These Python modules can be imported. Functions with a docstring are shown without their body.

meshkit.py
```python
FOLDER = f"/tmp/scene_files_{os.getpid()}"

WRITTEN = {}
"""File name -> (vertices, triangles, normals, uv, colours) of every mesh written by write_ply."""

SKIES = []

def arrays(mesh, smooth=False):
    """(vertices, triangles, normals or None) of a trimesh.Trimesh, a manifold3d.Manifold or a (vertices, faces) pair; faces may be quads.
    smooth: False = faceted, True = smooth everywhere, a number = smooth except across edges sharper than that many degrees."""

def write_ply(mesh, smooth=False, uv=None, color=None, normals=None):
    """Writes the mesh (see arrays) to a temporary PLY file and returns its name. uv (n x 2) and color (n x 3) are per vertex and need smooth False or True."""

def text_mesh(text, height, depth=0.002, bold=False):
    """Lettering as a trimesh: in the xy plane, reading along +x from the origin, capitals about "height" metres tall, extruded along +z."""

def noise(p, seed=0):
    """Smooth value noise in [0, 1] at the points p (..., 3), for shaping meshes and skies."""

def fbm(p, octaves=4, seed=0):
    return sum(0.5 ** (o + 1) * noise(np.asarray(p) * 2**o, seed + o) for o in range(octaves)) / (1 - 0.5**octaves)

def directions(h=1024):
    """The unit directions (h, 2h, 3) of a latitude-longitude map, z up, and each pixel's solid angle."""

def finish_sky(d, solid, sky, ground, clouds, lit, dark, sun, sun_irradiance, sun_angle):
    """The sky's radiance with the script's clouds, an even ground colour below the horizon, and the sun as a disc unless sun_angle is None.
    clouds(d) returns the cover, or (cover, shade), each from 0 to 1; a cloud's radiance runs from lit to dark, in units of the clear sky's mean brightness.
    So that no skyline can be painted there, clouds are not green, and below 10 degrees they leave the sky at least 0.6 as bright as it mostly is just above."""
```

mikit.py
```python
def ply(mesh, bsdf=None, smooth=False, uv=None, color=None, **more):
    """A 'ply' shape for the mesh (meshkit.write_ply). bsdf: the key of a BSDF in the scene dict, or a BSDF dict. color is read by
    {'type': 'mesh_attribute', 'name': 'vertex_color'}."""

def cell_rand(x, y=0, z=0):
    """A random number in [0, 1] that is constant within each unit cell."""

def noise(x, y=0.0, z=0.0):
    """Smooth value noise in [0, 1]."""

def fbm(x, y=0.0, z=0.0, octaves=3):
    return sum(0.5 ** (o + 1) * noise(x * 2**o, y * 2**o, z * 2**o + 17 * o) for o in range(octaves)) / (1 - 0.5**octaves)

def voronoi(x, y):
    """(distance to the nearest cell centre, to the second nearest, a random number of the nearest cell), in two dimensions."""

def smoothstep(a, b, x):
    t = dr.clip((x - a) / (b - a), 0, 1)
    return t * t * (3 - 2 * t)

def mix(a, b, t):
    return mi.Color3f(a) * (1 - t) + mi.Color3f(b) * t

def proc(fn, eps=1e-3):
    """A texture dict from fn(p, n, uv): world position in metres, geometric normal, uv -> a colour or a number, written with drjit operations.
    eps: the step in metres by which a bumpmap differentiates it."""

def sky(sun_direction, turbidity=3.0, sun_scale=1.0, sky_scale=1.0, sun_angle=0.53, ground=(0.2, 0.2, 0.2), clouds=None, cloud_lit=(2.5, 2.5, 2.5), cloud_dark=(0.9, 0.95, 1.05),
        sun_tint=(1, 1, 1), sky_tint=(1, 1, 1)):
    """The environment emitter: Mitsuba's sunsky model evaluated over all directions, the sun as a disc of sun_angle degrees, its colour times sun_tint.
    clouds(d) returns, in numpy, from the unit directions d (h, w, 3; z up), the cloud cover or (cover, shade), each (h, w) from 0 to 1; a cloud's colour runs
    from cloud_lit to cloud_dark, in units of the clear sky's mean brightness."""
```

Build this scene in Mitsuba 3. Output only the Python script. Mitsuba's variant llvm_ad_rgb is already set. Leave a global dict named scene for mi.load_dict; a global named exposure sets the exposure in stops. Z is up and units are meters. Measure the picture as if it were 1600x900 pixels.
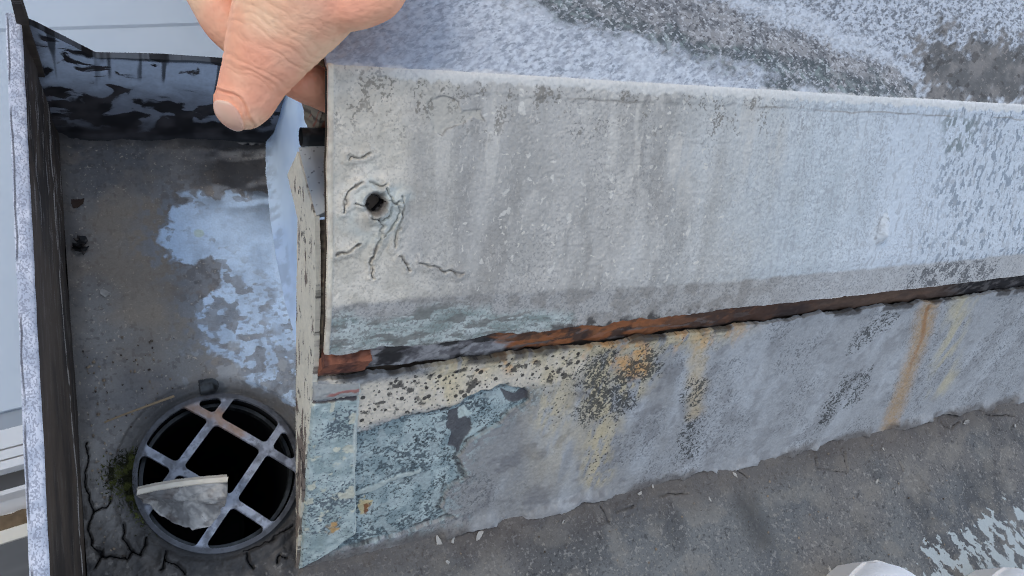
import math, random
import numpy as np, trimesh, drjit as dr, mitsuba as mi, manifold3d as m3
import shapely.geometry as sg
from shapely.ops import unary_union
import mikit, meshkit
from mikit import noise, fbm, voronoi, smoothstep, mix, cell_rand

T4 = mi.ScalarTransform4f
scene = {'type': 'scene'}
labels = {}

# ------------------------------------------------------------------ camera, sky, exposure
CAM = np.array([0.0, 0.0, 0.45])
VIEW = np.array([0.45898, 0.31159, -0.83202])
scene['camera'] = {'type': 'perspective', 'fov': 66.77, 'fov_axis': 'x', 'near_clip': 0.01, 'far_clip': 400.0,
                   'to_world': T4().look_at(origin=CAM.tolist(), target=(CAM + VIEW).tolist(), up=[0.07378, 0.91988, 0.38519])}
scene['sky'] = mikit.sky((-0.62, 0.12, 0.78), turbidity=3, sun_scale=0.2, sun_angle=14, sun_tint=(0.88, 1.0, 1.2), clouds=lambda d: (np.ones(d.shape[:2]), np.clip(1.0 - 1.1 * d[..., 2], 0, 1)),
                         cloud_lit=(1.95, 2.47, 3.35), cloud_dark=(0.98, 1.25, 1.74))
exposure = 1.88

# ------------------------------------------------------------------ helpers
def lin(c):
    c = np.asarray(c, float) / 255.0
    return np.where(c <= 0.04045, c / 12.92, ((c + 0.055) / 1.055) ** 2.4)

GREY_LIGHT = np.array([0.80, 0.92, 1.10])
def S(r, g, b, k=1.0):
    """surface colour (linear albedo) from the colour seen under the bluish overcast light"""
    return tuple(float(v) for v in np.clip(lin((r, g, b)) / GREY_LIGHT * k, 0.004, 0.9))

def cl(x, a, b):
    return dr.clip(x, a, b)

def ss(a, b, x):
    t = dr.clip((x - a) / (b - a), 0, 1)
    return t * t * (3 - 2 * t)

def nz(x, y, fx, fy=None, seed=0, o=3):
    return fbm(x * fx + seed * 7.31, y * (fy or fx) + seed * 3.17, seed * 1.7, o)

def sdline(x, y, pts):
    d = mi.Float(1e9)
    for (ax, ay), (bx, by) in zip(pts[:-1], pts[1:]):
        ex, ey = bx - ax, by - ay
        t = dr.clip(((x - ax) * ex + (y - ay) * ey) / (ex * ex + ey * ey + 1e-12), 0, 1)
        d = dr.minimum(d, dr.square(x - ax - t * ex) + dr.square(y - ay - t * ey))
    return dr.sqrt(d)

def sdpoly(x, y, pts):
    """signed distance, negative inside"""
    d = sdline(x, y, list(pts) + [pts[0]])
    inside = mi.Float(1.0)
    n = len(pts)
    for i in range(n):
        (ax, ay), (bx, by) = pts[i], pts[(i + 1) % n]
        cross = (ay > y) != (by > y)
        if abs(by - ay) < 1e-9:
            continue
        inside = dr.select(cross & (x < (bx - ax) * (y - ay) / (by - ay) + ax), -inside, inside)
    return d * inside

def above(x, y, pts):
    """y minus the height of the polyline at x (positive above)"""
    h = mi.Float(pts[0][1])
    for (ax, ay), (bx, by) in zip(pts[:-1], pts[1:]):
        t = dr.clip((x - ax) / (bx - ax), 0, 1)
        h = h + t * (by - ay)
    return y - h

def warp(x, y, f, amp, seed):
    return x + (nz(x, y, f, seed=seed) - 0.5) * 2 * amp, y + (nz(x, y, f, seed=seed + 11) - 0.5) * 2 * amp

def dots(x, y, f, size, seed, sx=1.0):
    """round specks: 1 inside"""
    d, _, w = voronoi(x * f * sx + seed * 5.3, y * f + seed * 9.1)
    return 1 - ss(size * 0.75, size * 1.05, d / (0.25 + 0.75 * w))

def ev(fn, *a):
    sh = a[0].shape
    return np.array(fn(*[mi.Float(v.ravel().astype(np.float32)) for v in a])).reshape(sh)

def bsdf(name, fn, rough=0.75, spec=0.3, bump=None, bscale=1.0, eps=2e-4, **kw):
    b = {'type': 'principled', 'base_color': mikit.proc(fn) if callable(fn) else {'type': 'rgb', 'value': list(fn)}, 'specular': spec, 'roughness': rough, **kw}
    if callable(rough):
        b['roughness'] = mikit.proc(rough)
    if bump is not None:
        b = {'type': 'bumpmap', 'arbitrary': mikit.proc(bump, eps), 'scale': bscale, 'bsdf': b}
    scene['mat_' + name] = {'type': 'twosided', 'bsdf': b}
    return name

def put(key, mesh, mat, smooth=False, label=None, cat=None, group=None, kind=None):
    scene[key] = mikit.ply(mesh, 'mat_' + mat, smooth=smooth)
    lab(key, label, cat, group, kind)
    return key

def lab(key, label=None, cat=None, group=None, kind=None):
    d = {k: v for k, v in (('label', label), ('category', cat), ('group', group), ('kind', kind)) if v}
    if d:
        labels[key] = d

def prism_x(yz, x0, x1):
    """polygon in the yz plane extruded along x"""
    m = trimesh.creation.extrude_polygon(sg.Polygon(yz), x1 - x0, engine='earcut')
    v = m.vertices.copy()
    m.vertices = np.stack([v[:, 2] + x0, v[:, 0], v[:, 1]], 1)
    return m

def prism_z(xy, z0, z1):
    m = trimesh.creation.extrude_polygon(xy if hasattr(xy, 'geom_type') else sg.Polygon(xy), z1 - z0, engine='earcut')
    m.apply_translation([0, 0, z0])
    return m

def box(x0, x1, y0, y1, z0, z1):
    m = trimesh.creation.box([x1 - x0, y1 - y0, z1 - z0])
    m.apply_translation([(x0 + x1) / 2, (y0 + y1) / 2, (z0 + z1) / 2])
    return m

def rough_up(m, edge, amp, f, seed=0):
    """subdivide to the edge length and displace along normals by noise"""
    v, fa = trimesh.remesh.subdivide_to_size(m.vertices, m.faces, edge, max_iter=20)
    m = trimesh.Trimesh(v, fa)
    m.merge_vertices()
    n = (meshkit.fbm(np.asarray(m.vertices) * f, 3, seed) - 0.5) * 2
    m.vertices = m.vertices + m.vertex_normals * (n * amp)[:, None]
    return m

def gridmesh(P, keep=None):
    """P: (ny, nx, 3) points -> trimesh; keep: (ny-1, nx-1) cells"""
    ny, nx = P.shape[:2]
    i = np.arange(ny * nx).reshape(ny, nx)
    q = np.stack([i[:-1, :-1], i[:-1, 1:], i[1:, 1:], i[1:, :-1]], -1)
    q = q[keep] if keep is not None else q.reshape(-1, 4)
    f = np.vstack([q[:, [0, 1, 2]], q[:, [0, 2, 3]]])
    m = trimesh.Trimesh(P.reshape(-1, 3), f, process=False)
    m.remove_unreferenced_vertices()
    return m

def skirt(P, inward):
    """a strip from the edge polyline P (n, 3) to P + inward"""
    return gridmesh(np.stack([P, P + inward]))

def steps(*segs):
    """(x0, x1, dx0, dx1) segments -> increasing coordinates with step growing from dx0 to dx1"""
    out = []
    for a, b, d0, d1 in segs:
        n = max(2, int(round((b - a) / ((d0 + d1) / 2))))
        t = np.linspace(0, 1, n + 1)
        r = d1 / d0
        u = t if abs(r - 1) < 1e-6 else (t + (r - 1) * t * t / 2) / (1 + (r - 1) / 2)
        out.append(a + (b - a) * u[(1 if out else 0):])
    return np.concatenate(out)

cat_ = trimesh.util.concatenate

# ------------------------------------------------------------------ roof deck and gutter floor (one sheet with the drain hole)
DC = np.array([0.0455, 0.0772])            # drain centre
PATCH = [(0.0341, 0.2334), (0.0433, 0.2448), (0.0510, 0.2491), (0.0598, 0.2453), (0.0683, 0.2478), (0.0786, 0.2449), (0.0899, 0.2483), (0.0978, 0.2426), (0.1125, 0.2330), (0.1277, 0.2004), (0.1112, 0.1017), (0.0827, 0.1091), (0.0718, 0.1205), (0.0620, 0.1349), (0.0540, 0.1463), (0.0440, 0.1591), (0.0414, 0.1731), (0.0528, 0.1822), (0.0598, 0.1878), (0.0625, 0.1980), (0.0573, 0.2067), (0.0470, 0.2003), (0.0346, 0.2019), (0.0296, 0.2146)]
CRK = [[(-0.0154, 0.1038), (-0.0174, 0.0847), (-0.0158, 0.0680), (-0.0169, 0.0638), (-0.0163, 0.0518), (-0.0124, 0.0461), (-0.0025, 0.0420), (-0.0003, 0.0452), (0.0050, 0.0427), (0.0068, 0.0496)], [(0.0124, 0.0336), (0.0151, 0.0373), (0.0164, 0.0414)], [(0.0537, 0.0325), (0.0538, 0.0285), (0.0561, 0.0234)], [(0.0789, 0.0414), (0.0655, 0.0355), (0.0571, 0.0343), (0.0522, 0.0334)], [(0.0679, 0.0239), (0.0704, 0.0274), (0.0741, 0.0252)], [(-0.0158, 0.0680), (-0.0097, 0.0699), (-0.0074, 0.0743)], [(-0.0003, 0.0452), (-0.0037, 0.0528), (-0.0016, 0.0587)], [(-0.0124, 0.0461), (-0.0158, 0.0416)], [(0.0151, 0.0373), (0.0210, 0.0334), (0.0242, 0.0289)]]
DCRK = [[(0.6189, 0.0186), (0.6224, 0.0108), (0.6310, 0.0066), (0.6458, 0.0128)], [(0.6815, 0.0113), (0.7188, 0.0044)], [(0.4690, 0.0176), (0.4652, 0.0020), (0.4916, -0.0038)], [(0.3884, 0.0150), (0.3951, 0.0092)], [(0.2802, 0.0076), (0.2959, 0.0086)], [(0.3178, 0.0106), (0.3416, 0.0081)], [(0.5533, -0.0073), (0.5541, -0.0152)], [(0.5698, -0.0259), (0.5726, -0.0342)], [(0.2721, 0.0133), (0.2726, 0.0030)], [(0.4990, 0.0099), (0.4929, -0.0041)]]
FLAKE_LINE = [(0.4987, -0.0864), (0.5460, -0.0640), (0.6335, -0.0566), (0.6914, -0.0527)]
BLOT = [(0.3895, -0.0102), (0.3923, -0.0309)]

def deck_height(x, y):
    r = dr.sqrt(dr.square(x - 0.0455) + dr.square(y - 0.0772))
    gut = 1 - ss(0.078, 0.086, x)
    h = (nz(x, y, 9, seed=1) - 0.5) * 0.0035 + (nz(x, y, 60, seed=2) - 0.5) * 0.0012 + (nz(x, y, 380, seed=3) - 0.5) * 0.0007
    mud = gut * (1 - ss(0.055, 0.085, y + (nz(x, y, 50, seed=4) - 0.5) * 0.03))
    h = h + mud * ((nz(x, y, 160, seed=5) - 0.5) * 0.0035 + (nz(x, y, 600, seed=6, o=2) - 0.5) * 0.0012)
    for c in CRK:
        xx, yy = warp(x, y, 180, 0.0022, 7)
        d = sdline(xx, yy, c)
        h = h - 0.0035 * (1 - ss(0.0002, 0.0009, d)) + 0.0009 * (1 - ss(0.001, 0.005, d))
    for c in DCRK:
        xx, yy = warp(x, y, 120, 0.0025, 8)
        d = sdline(xx, yy, c)
        h = h - 0.0018 * (1 - ss(0.0002, 0.0011, d)) + 0.0010 * (1 - ss(0.001, 0.006, d))
    h = h + 0.0014 * ss(0.0525, 0.0505, r) * ss(0.043, 0.046, r)      # clamping ring under the coating
    h = h * (1 - ss(0.047, 0.0445, r)) - 0.0005 * ss(0.047, 0.0445, r)
    cove = 0.5 * ss(0.09, 0.101, x) * ss(0.03, 0.05, y)
    left = ss(-0.0125, -0.0185, x)
    back = ss(0.280, 0.2855, y) * gut
    return h + 0.004 * cove + 0.0028 * left * left + 0.002 * back

def deck_color(p, n, uv):
    x, y = p.x, p.y
    gut = dr.maximum(1 - ss(0.076, 0.084, x + (nz(x, y, 40, seed=9) - 0.5) * 0.01), ss(0.018, 0.026, y))
    g1, g2, g3 = nz(x, y, 22, seed=10, o=4), nz(x, y, 130, seed=11, o=4), nz(x, y, 1400, seed=12, o=2)
    r = dr.sqrt(dr.square(x - 0.0455) + dr.square(y - 0.0772))
    # deck: grey weathered membrane
    c = mix(S(84, 89, 96), S(108, 113, 118), ss(0.3, 0.7, 0.6 * g1 + 0.4 * g2))
    c = mix(c, S(110, 108, 108), 0.45 * ss(0.5, 0.68, nz(x, y, 16, seed=13, o=5)))
    c = mix(c, S(72, 75, 80), 0.65 * ss(0.52, 0.68, nz(x, y, 30, seed=14, o=5)))
    c = mix(c, S(136, 136, 132), 0.6 * ss(0.6, 0.72, nz(x, y, 900, seed=15)))
    c = mix(c, S(40, 42, 46), 0.55 * ss(0.62, 0.75, nz(x, y, 420, seed=16, o=4)))
    c = mix(c, S(150, 153, 156), 0.45 * ss(.64, .72, nz(x, y, 520, seed=17, o=4)))
    c = mix(c, S(58, 60, 64), 0.35 * ss(.60, .70, nz(x, y, 800, seed=33, o=3)))
    c = mix(c, S(128, 128, 126), 0.35 * ss(.50, .64, nz(x, y, 60, 75, seed=34, o=5)))
    u, v = x * 0.62 - y * 0.78, x * 0.78 + y * 0.62
    c = mix(c, S(66, 68, 71), 0.7 * ss(0.02, 0.0, sdline(x + (g1 - 0.5) * 0.02, y + (g2 - 0.5) * 0.01, BLOT)))
    # pale paint left in slanting patches, lower right
    ux, uy = warp(x, y, 140, 0.004, 18)
    fl = nz(ux * 0.80 + uy * 0.60, -ux * 0.60 + uy * 0.80, 230, 105, seed=19, o=5)
    reg = ss(-0.006, 0.024, -above(x, y, FLAKE_LINE)) * ss(0.47, 0.51, x)
    c = mix(c, S(164, 178, 188), 0.9 * ss(0.505, 0.525, fl * 0.9 + 0.15 * reg - 0.085 + (g3 - .5) * .05) * ss(0.05, 0.3, reg))
    # under the curb edge the deck is darker and dirtier
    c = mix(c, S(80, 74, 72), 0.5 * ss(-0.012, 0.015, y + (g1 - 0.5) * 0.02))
    c = c * 1.0
    # gutter floor: brown-grey silt film
    q = mix(S(84, 87, 93), S(106, 108, 111), ss(0.35, 0.65, 0.5 * g1 + 0.5 * nz(x, y, 45, seed=20)))
    q = mix(q, S(120, 115, 110), 0.4 * ss(0.5, 0.7, nz(x, y, 90, seed=21)) * ss(0.10, 0.16, y))
    q = mix(q, S(150, 145, 138), 0.75 * ss(0.66, 0.74, nz(x, y, 800, seed=22)))
    q = mix(q, S(66, 66, 68), 0.45 * ss(0.62, 0.72, nz(x, y, 420, seed=23, o=4)))
    q = q * 1.75
    q = mix(q, S(128, 120, 110, 1.35), 0.6 * ss(.38, .62, nz(x, y, 26, seed=37, o=5)) * ss(0.11, 0.17, y) * ss(0.06, 0.03, x))
    px, py = warp(x, y, 70, 0.009, 24)
    px, py = warp(px, py, 300, 0.0028, 25)
    sd = sdpoly(px, py, PATCH)
    edge = nz(x, y, 300, seed=26, o=5)
    halo = ss(0.024, 0.0, sd) * ss(0.42, 0.6, edge)
    q = mix(q, S(132, 140, 152), 0.85 * halo)
    holes = ss(0.555, 0.62, nz(x, y, 170, 240, seed=27, o=5) - 0.05 * ss(0.175, 0.185, y) * ss(0.065, 0.055, x) + 0.055 * ss(0.205, 0.17, y)) * ss(-0.026, -0.004, sd - 0.007 + 0.022 * ss(0.205, 0.17, y))
    body = ss(0.0015, -0.0012, sd + (edge - 0.5) * 0.006)
    white = mix(S(174, 200, 232, 1.2), S(160, 184, 214, 1.1), ss(0.35, 0.65, nz(x, y, 90, seed=28, o=5)))
    white = mix(white, S(120, 130, 146), 0.6 * ss(.52, .66, nz(x, y, 420, 520, seed=36, o=4)) * ss(0.22, 0.16, y))
    q = mix(q, white, body * (1 - 0.75 * holes))
    # smaller pale crumbs of paint towards the drain
    q = mix(q, S(160, 170, 182), 0.8 * ss(0.57, 0.62, nz(x, y, 150, seed=29, o=4)) * ss(0.022, 0.008, dr.abs(y - 0.135)) * ss(0.02, 0.05, x))
    # dark damp corner at the back right, dark edges
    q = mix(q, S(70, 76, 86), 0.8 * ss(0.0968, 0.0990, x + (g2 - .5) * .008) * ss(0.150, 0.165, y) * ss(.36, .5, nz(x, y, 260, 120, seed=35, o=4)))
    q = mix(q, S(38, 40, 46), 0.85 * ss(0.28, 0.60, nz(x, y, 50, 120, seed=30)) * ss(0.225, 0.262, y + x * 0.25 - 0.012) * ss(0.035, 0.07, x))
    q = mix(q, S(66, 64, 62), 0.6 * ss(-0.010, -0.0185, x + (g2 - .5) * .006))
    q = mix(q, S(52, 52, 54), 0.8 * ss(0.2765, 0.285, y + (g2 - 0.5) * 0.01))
    # cracked mud round the drain
    mud = 1 - ss(0.045, 0.10, y + (g1 - 0.5) * 0.05 + x * 0.25)
    m = mix(S(52, 53, 56), S(84, 83, 83), ss(0.35, 0.65, nz(x, y, 140, seed=31)))
    m = mix(m, S(120, 120, 120), 0.6 * ss(0.62, 0.72, nz(x, y, 420, seed=32)))
    q = mix(q, m, 0.9 * mud)
    q = mix(q, S(62, 64, 68), 0.7 * ss(0.056, 0.047, r))
    lich = ss(0.0032, 0.0027, dr.sqrt(dr.square(x - LICHEN[0]) + dr.square(y - LICHEN[1]) * 1.2))
    q = mix(q, S(182, 204, 206), lich * 0.8)
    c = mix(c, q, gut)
    crack = mi.Float(0)
    for k in CRK:
        xx, yy = warp(x, y, 180, 0.0022, 7)
        crack = dr.maximum(crack, 1 - ss(0.0001, 0.0006, sdline(xx, yy, k)))
    for k in DCRK:
        xx, yy = warp(x, y, 120, 0.0025, 8)
        crack = dr.maximum(crack, 0.75 * ss(.4, .55, g2) * (1 - ss(0.0001, 0.0007, sdline(xx, yy, k))))
    c = mix(c, S(22, 22, 24), crack)
    return c * (0.84 + 0.32 * g3)

LICHEN = (0.0501, 0.2203)
bsdf('deck_coating', deck_color, rough=0.7, spec=0.25, bump=lambda p, n, uv: nz(p.x, p.y, 1100, seed=40, o=2), bscale=0.0006)

def build_deck():
    xs = np.concatenate([steps((-0.0196, 0.1, 0.0006, 0.0006), (0.1, 0.85, 0.0008, 0.0016)), np.array([0.9, 1.0, 1.2, 1.6, 2.2, 3.0, 4.0])])
    ys = np.concatenate([np.array([-2.2, -1.4, -0.8, -0.5, -0.3, -0.22, -0.17]), steps((-0.14, 0.30, 0.0008, 0.0008))])
    X, Y = np.meshgrid(xs, ys)
    Z = ev(deck_height, X, Y)
    cx, cy = (X[:-1, :-1] + X[1:, 1:]) / 2, (Y[:-1, :-1] + Y[1:, 1:]) / 2
    keep = (np.hypot(cx - DC[0], cy - DC[1]) > 0.0405) & ((cx < 0.104) | (cy < 0.04)) & (cy < 0.29)
    put('roof_deck', gridmesh(np.stack([X, Y, Z], -1), keep), 'deck_coating', True, 'grey weathered roof deck and silted gutter floor with remains of pale paint', None, None, 'structure')
build_deck()

# ------------------------------------------------------------------ box gutter: left wall, back wall, side wall
def wall_left_color(p, n, uv):
    y, z = p.y, p.z
    c = mix(S(48, 45, 44), S(74, 67, 62), ss(0.3, 0.7, nz(y, z, 22, 60, seed=50, o=5)))
    c = mix(c, S(96, 94, 92), 0.35 * ss(0.55, 0.72, nz(y, z, 70, 500, seed=51, o=4)))
    c = mix(c, S(150, 152, 158), 0.6 * ss(0.60, 0.70, nz(y, z, 60, 520, seed=52, o=4)) * ss(0.12, 0.24, y))
    d = dr.abs(z - 0.017 - (nz(y, z, 30, seed=53) - 0.5) * 0.005 - 0.014 * ss(0.1, 0.26, y))
    c = mix(c, S(150, 150, 152), 0.9 * ss(0.0022, 0.0008, d) * ss(0.36, 0.5, nz(y, z, 120, seed=54)))
    return c * (1.0 + 0.3 * nz(y, z, 900, seed=55, o=2))
bsdf('dark_wall', wall_left_color, rough=0.6, bump=lambda p, n, uv: nz(p.y, p.z, 120, 300, seed=56), bscale=0.0005)

def cap_color(p, n, uv):
    x, y = p.x, p.y
    sp = nz(x, y, 2200, 1500, seed=57, o=3)
    zone = ss(0.0012, 0.0030, dr.abs(x + 0.0310 + (nz(x, y, 60, seed=58) - .5) * .003))
    c = mix(S(170, 182, 204), S(196, 206, 226), ss(0.3, 0.7, nz(x, y, 200, seed=60)))
    c = mix(c, S(118, 125, 146), 0.6 * ss(0.55, 0.66, sp + 0.11 * (1 - zone) - 0.03))
    return mix(c, S(60, 62, 74), 0.8 * ss(0.0006, 0.0002, dr.abs(x + 0.0331 + (nz(x, y, 90, seed=61) - .5) * .001)) * ss(.4, .5, nz(y, x, 40, seed=62)))
bsdf('worn_white_cap', cap_color, rough=0.7, bump=lambda p, n, uv: nz(p.x, p.y, 700, 500, seed=57, o=3), bscale=0.0006)

def back_color(p, n, uv):
    x, z = p.x, p.z
    xx, zz = warp(x, z, 60, 0.010, 63)
    b = nz(xx, zz, 85, 150, seed=64, o=5)
    c = mix(S(30, 31, 36), S(60, 60, 66), ss(0.4, 0.7, nz(x, z, 60, seed=65)))
    up = ss(0.016, 0.05, z) * (0.55 + 0.45 * ss(-0.012, 0.03, x))
    pale = mix(S(112, 122, 140), S(166, 184, 210), ss(0.035, 0.068, z + (b - .5) * .03))
    c = mix(c, pale, 0.95 * ss(0.47, 0.53, b + 0.16 * up - 0.045) * ss(0.012, 0.028, z + (b - .5) * .03) * ss(-0.030, -0.014, x + (b - .5) * .02))
    drip = ss(0.60, 0.66, nz(x, z, 150, 12, seed=66)) * ss(0.03, 0.055, z)
    c = mix(c, S(30, 32, 38), 0.85 * drip)
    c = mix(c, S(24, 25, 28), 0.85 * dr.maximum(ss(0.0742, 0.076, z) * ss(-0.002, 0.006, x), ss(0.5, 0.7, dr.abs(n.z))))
    c = mix(c, S(150, 150, 150), 0.6 * ss(0.0016, 0.0004, z) * ss(.5, .6, nz(x, z, 150, seed=67)))
    return c * (0.95 + 0.3 * nz(x, z, 800, seed=68, o=2))
bsdf('dark_back', back_color, rough=0.55, bump=lambda p, n, uv: nz(p.x, p.z, 160, 300, seed=69), bscale=0.001)

def side_color(p, n, uv):
    y, z = p.y, p.z
    c = mix(S(160, 188, 228, 1.2), S(176, 202, 236, 1.2), ss(0.3, 0.7, nz(y, z, 30, seed=70)))
    low = ss(0.010, 0.002, z + (nz(y, z, 60, seed=71) - 0.5) * 0.014) * ss(0.155, 0.175, y)
    c = mix(c, S(80, 88, 102), 0.3 * low * ss(0.42, 0.60, nz(y, z, 170, seed=72, o=4)))
    return mix(c, S(176, 206, 238), ss(0.127, 0.130, z))
bsdf('pale_blue_paint', side_color, rough=0.5)

def gutter_box():
    k = 'gutter_box'
    lab(k, 'dark stained sheet-metal gutter box with a worn white rim, left of the sloped curb', 'gutter')
    # left wall leans outwards
    ys = np.array([-1.2, -0.5, -0.2, *np.linspace(-0.1, 0.2915, 120)])
    prof = [(-0.0194, -0.004), (-0.0275, 0.0985), (-0.0282, 0.0995), (-0.0330, 0.0995), (-0.0340, 0.0985), (-0.0300, -0.30), (-0.0194, -0.30)]
    zi = np.linspace(0, 1, 60)
    inner = np.stack([np.interp(zi, [0, 1], [-0.0192, -0.0275]), zi * 0.1025 - 0.004], 1)
    def disp(a, b):
        return (meshkit.fbm(np.stack([a * 25, b * 60, 0 * a], -1), 3, 4) - 0.5) * 0.0022
    Y, Zk = np.meshgrid(ys, np.arange(60))
    X = inner[:, 0][Zk]; Z = inner[:, 1][Zk]
    X = X + disp(Y, Z) * np.minimum(1, (59 - Zk) / 6)
    outer = prism_z([(0, 0), (1, 0), (1, 1), (0, 1)], 0, 1)
    face = gridmesh(np.stack([X, Y, Z], -1))
    back = gridmesh(np.array([[(-0.0335, y, z) for z in (0.0985, -0.30)] for y in ys]))
    endf = trimesh.Trimesh([(-0.0192, ys[-1], -0.3), (-0.0192, ys[-1], -0.004), (-0.0275, ys[-1], 0.0985), (-0.0335, ys[-1], 0.0985), (-0.0335, ys[-1], -0.3)], [[0, 1, 2], [0, 2, 3], [0, 3, 4]])
    put(k + '__left_wall', cat_([face, back, endf]), 'dark_wall', 30)
    # rim: rounded bead of white coating on the top edge
    xs = np.linspace(-0.0340, -0.0273, 15)
    ysr = np.concatenate([[-1.2, -0.5, -0.2], np.arange(-0.1, 0.290, 0.0012)])
    Y, X = np.meshgrid(ysr, xs)
    u = (X + 0.0306) / 0.0036
    Z = 0.0985 + 0.0022 * np.sqrt(np.maximum(0, 1 - u ** 4)) + (meshkit.fbm(np.stack([X * 500, Y * 300, 0 * X], -1), 2, 5) - 0.5) * 0.0004 * (1 - u ** 2)
    wob = (meshkit.fbm(np.stack([X * 0, Y * 60, 0 * X + 3], -1), 3, 6) - 0.5) * 0.0006
    put(k + '__left_wall__rim', gridmesh(np.stack([X + wob * u, Y, Z], -1)), 'worn_white_cap', True, 'worn white rim along the left wall')
    # back wall, higher at the left corner
    bk = [(-0.0275, 0.1000), (-0.022, 0.0965), (0.0027, 0.0758), (0.0330, 0.0777), (0.104, 0.0765)]
    hx = np.linspace(-0.0275, 0.104, 180)
    hz = np.interp(hx, [q[0] for q in bk], [q[1] for q in bk])
    t = np.linspace(0, 1, 80)
    P = np.stack([np.broadcast_to(hx, (80, 180)), np.full((80, 180), 0.286), -0.003 + t[:, None] * (hz + 0.003)], -1)
    P[..., 1] += (meshkit.fbm(P[..., [0, 2, 1]] * 40, 3, 7) - 0.5) * 0.003
    P[..., 1] -= 0.004 * (1 - np.clip(P[..., 2] / 0.007, 0, 1)) ** 2
    rear = P.copy(); rear[..., 1] = 0.2895
    topstrip = gridmesh(np.stack([P[-1], rear[-1]]))
    put(k + '__back_wall', cat_([gridmesh(P), gridmesh(rear), topstrip]), 'dark_back', 40)
    # corner lap: a folded strip standing a little above the corner
    c = trimesh.Trimesh(*[np.asarray(a) for a in ([(-0.0285, 0.2838, 0.06), (-0.0215, 0.2838, 0.06), (-0.0300, 0.2838, 0.123), (-0.0262, 0.2838, 0.118), (-0.0285, 0.2895, 0.06), (-0.0215, 0.2895, 0.06), (-0.0300, 0.2895, 0.123), (-0.0262, 0.2895, 0.118)], [[0, 1, 3], [0, 3, 2], [5, 4, 6], [5, 6, 7], [2, 3, 7], [2, 7, 6], [1, 5, 7], [1, 7, 3], [4, 0, 2], [4, 2, 6]])])
    put(k + '__back_wall__corner_lap', c, 'dark_wall')
    # side wall under the curb end, painted pale blue, with a cove at its foot
    base = np.array([(0.020, 0.100), (0.13, 0.1013), (0.165, 0.1003), (0.20, 0.0985), (0.26, 0.1005), (0.288, 0.1021)])
    yy = np.linspace(0.128, 0.290, 160); xb = np.interp(yy, base[:, 0], base[:, 1])
    zz = np.concatenate([np.linspace(0, 0.02, 20), np.linspace(0.024, 0.126, 30), [0.128, 0.1295, 0.130]])
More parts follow.
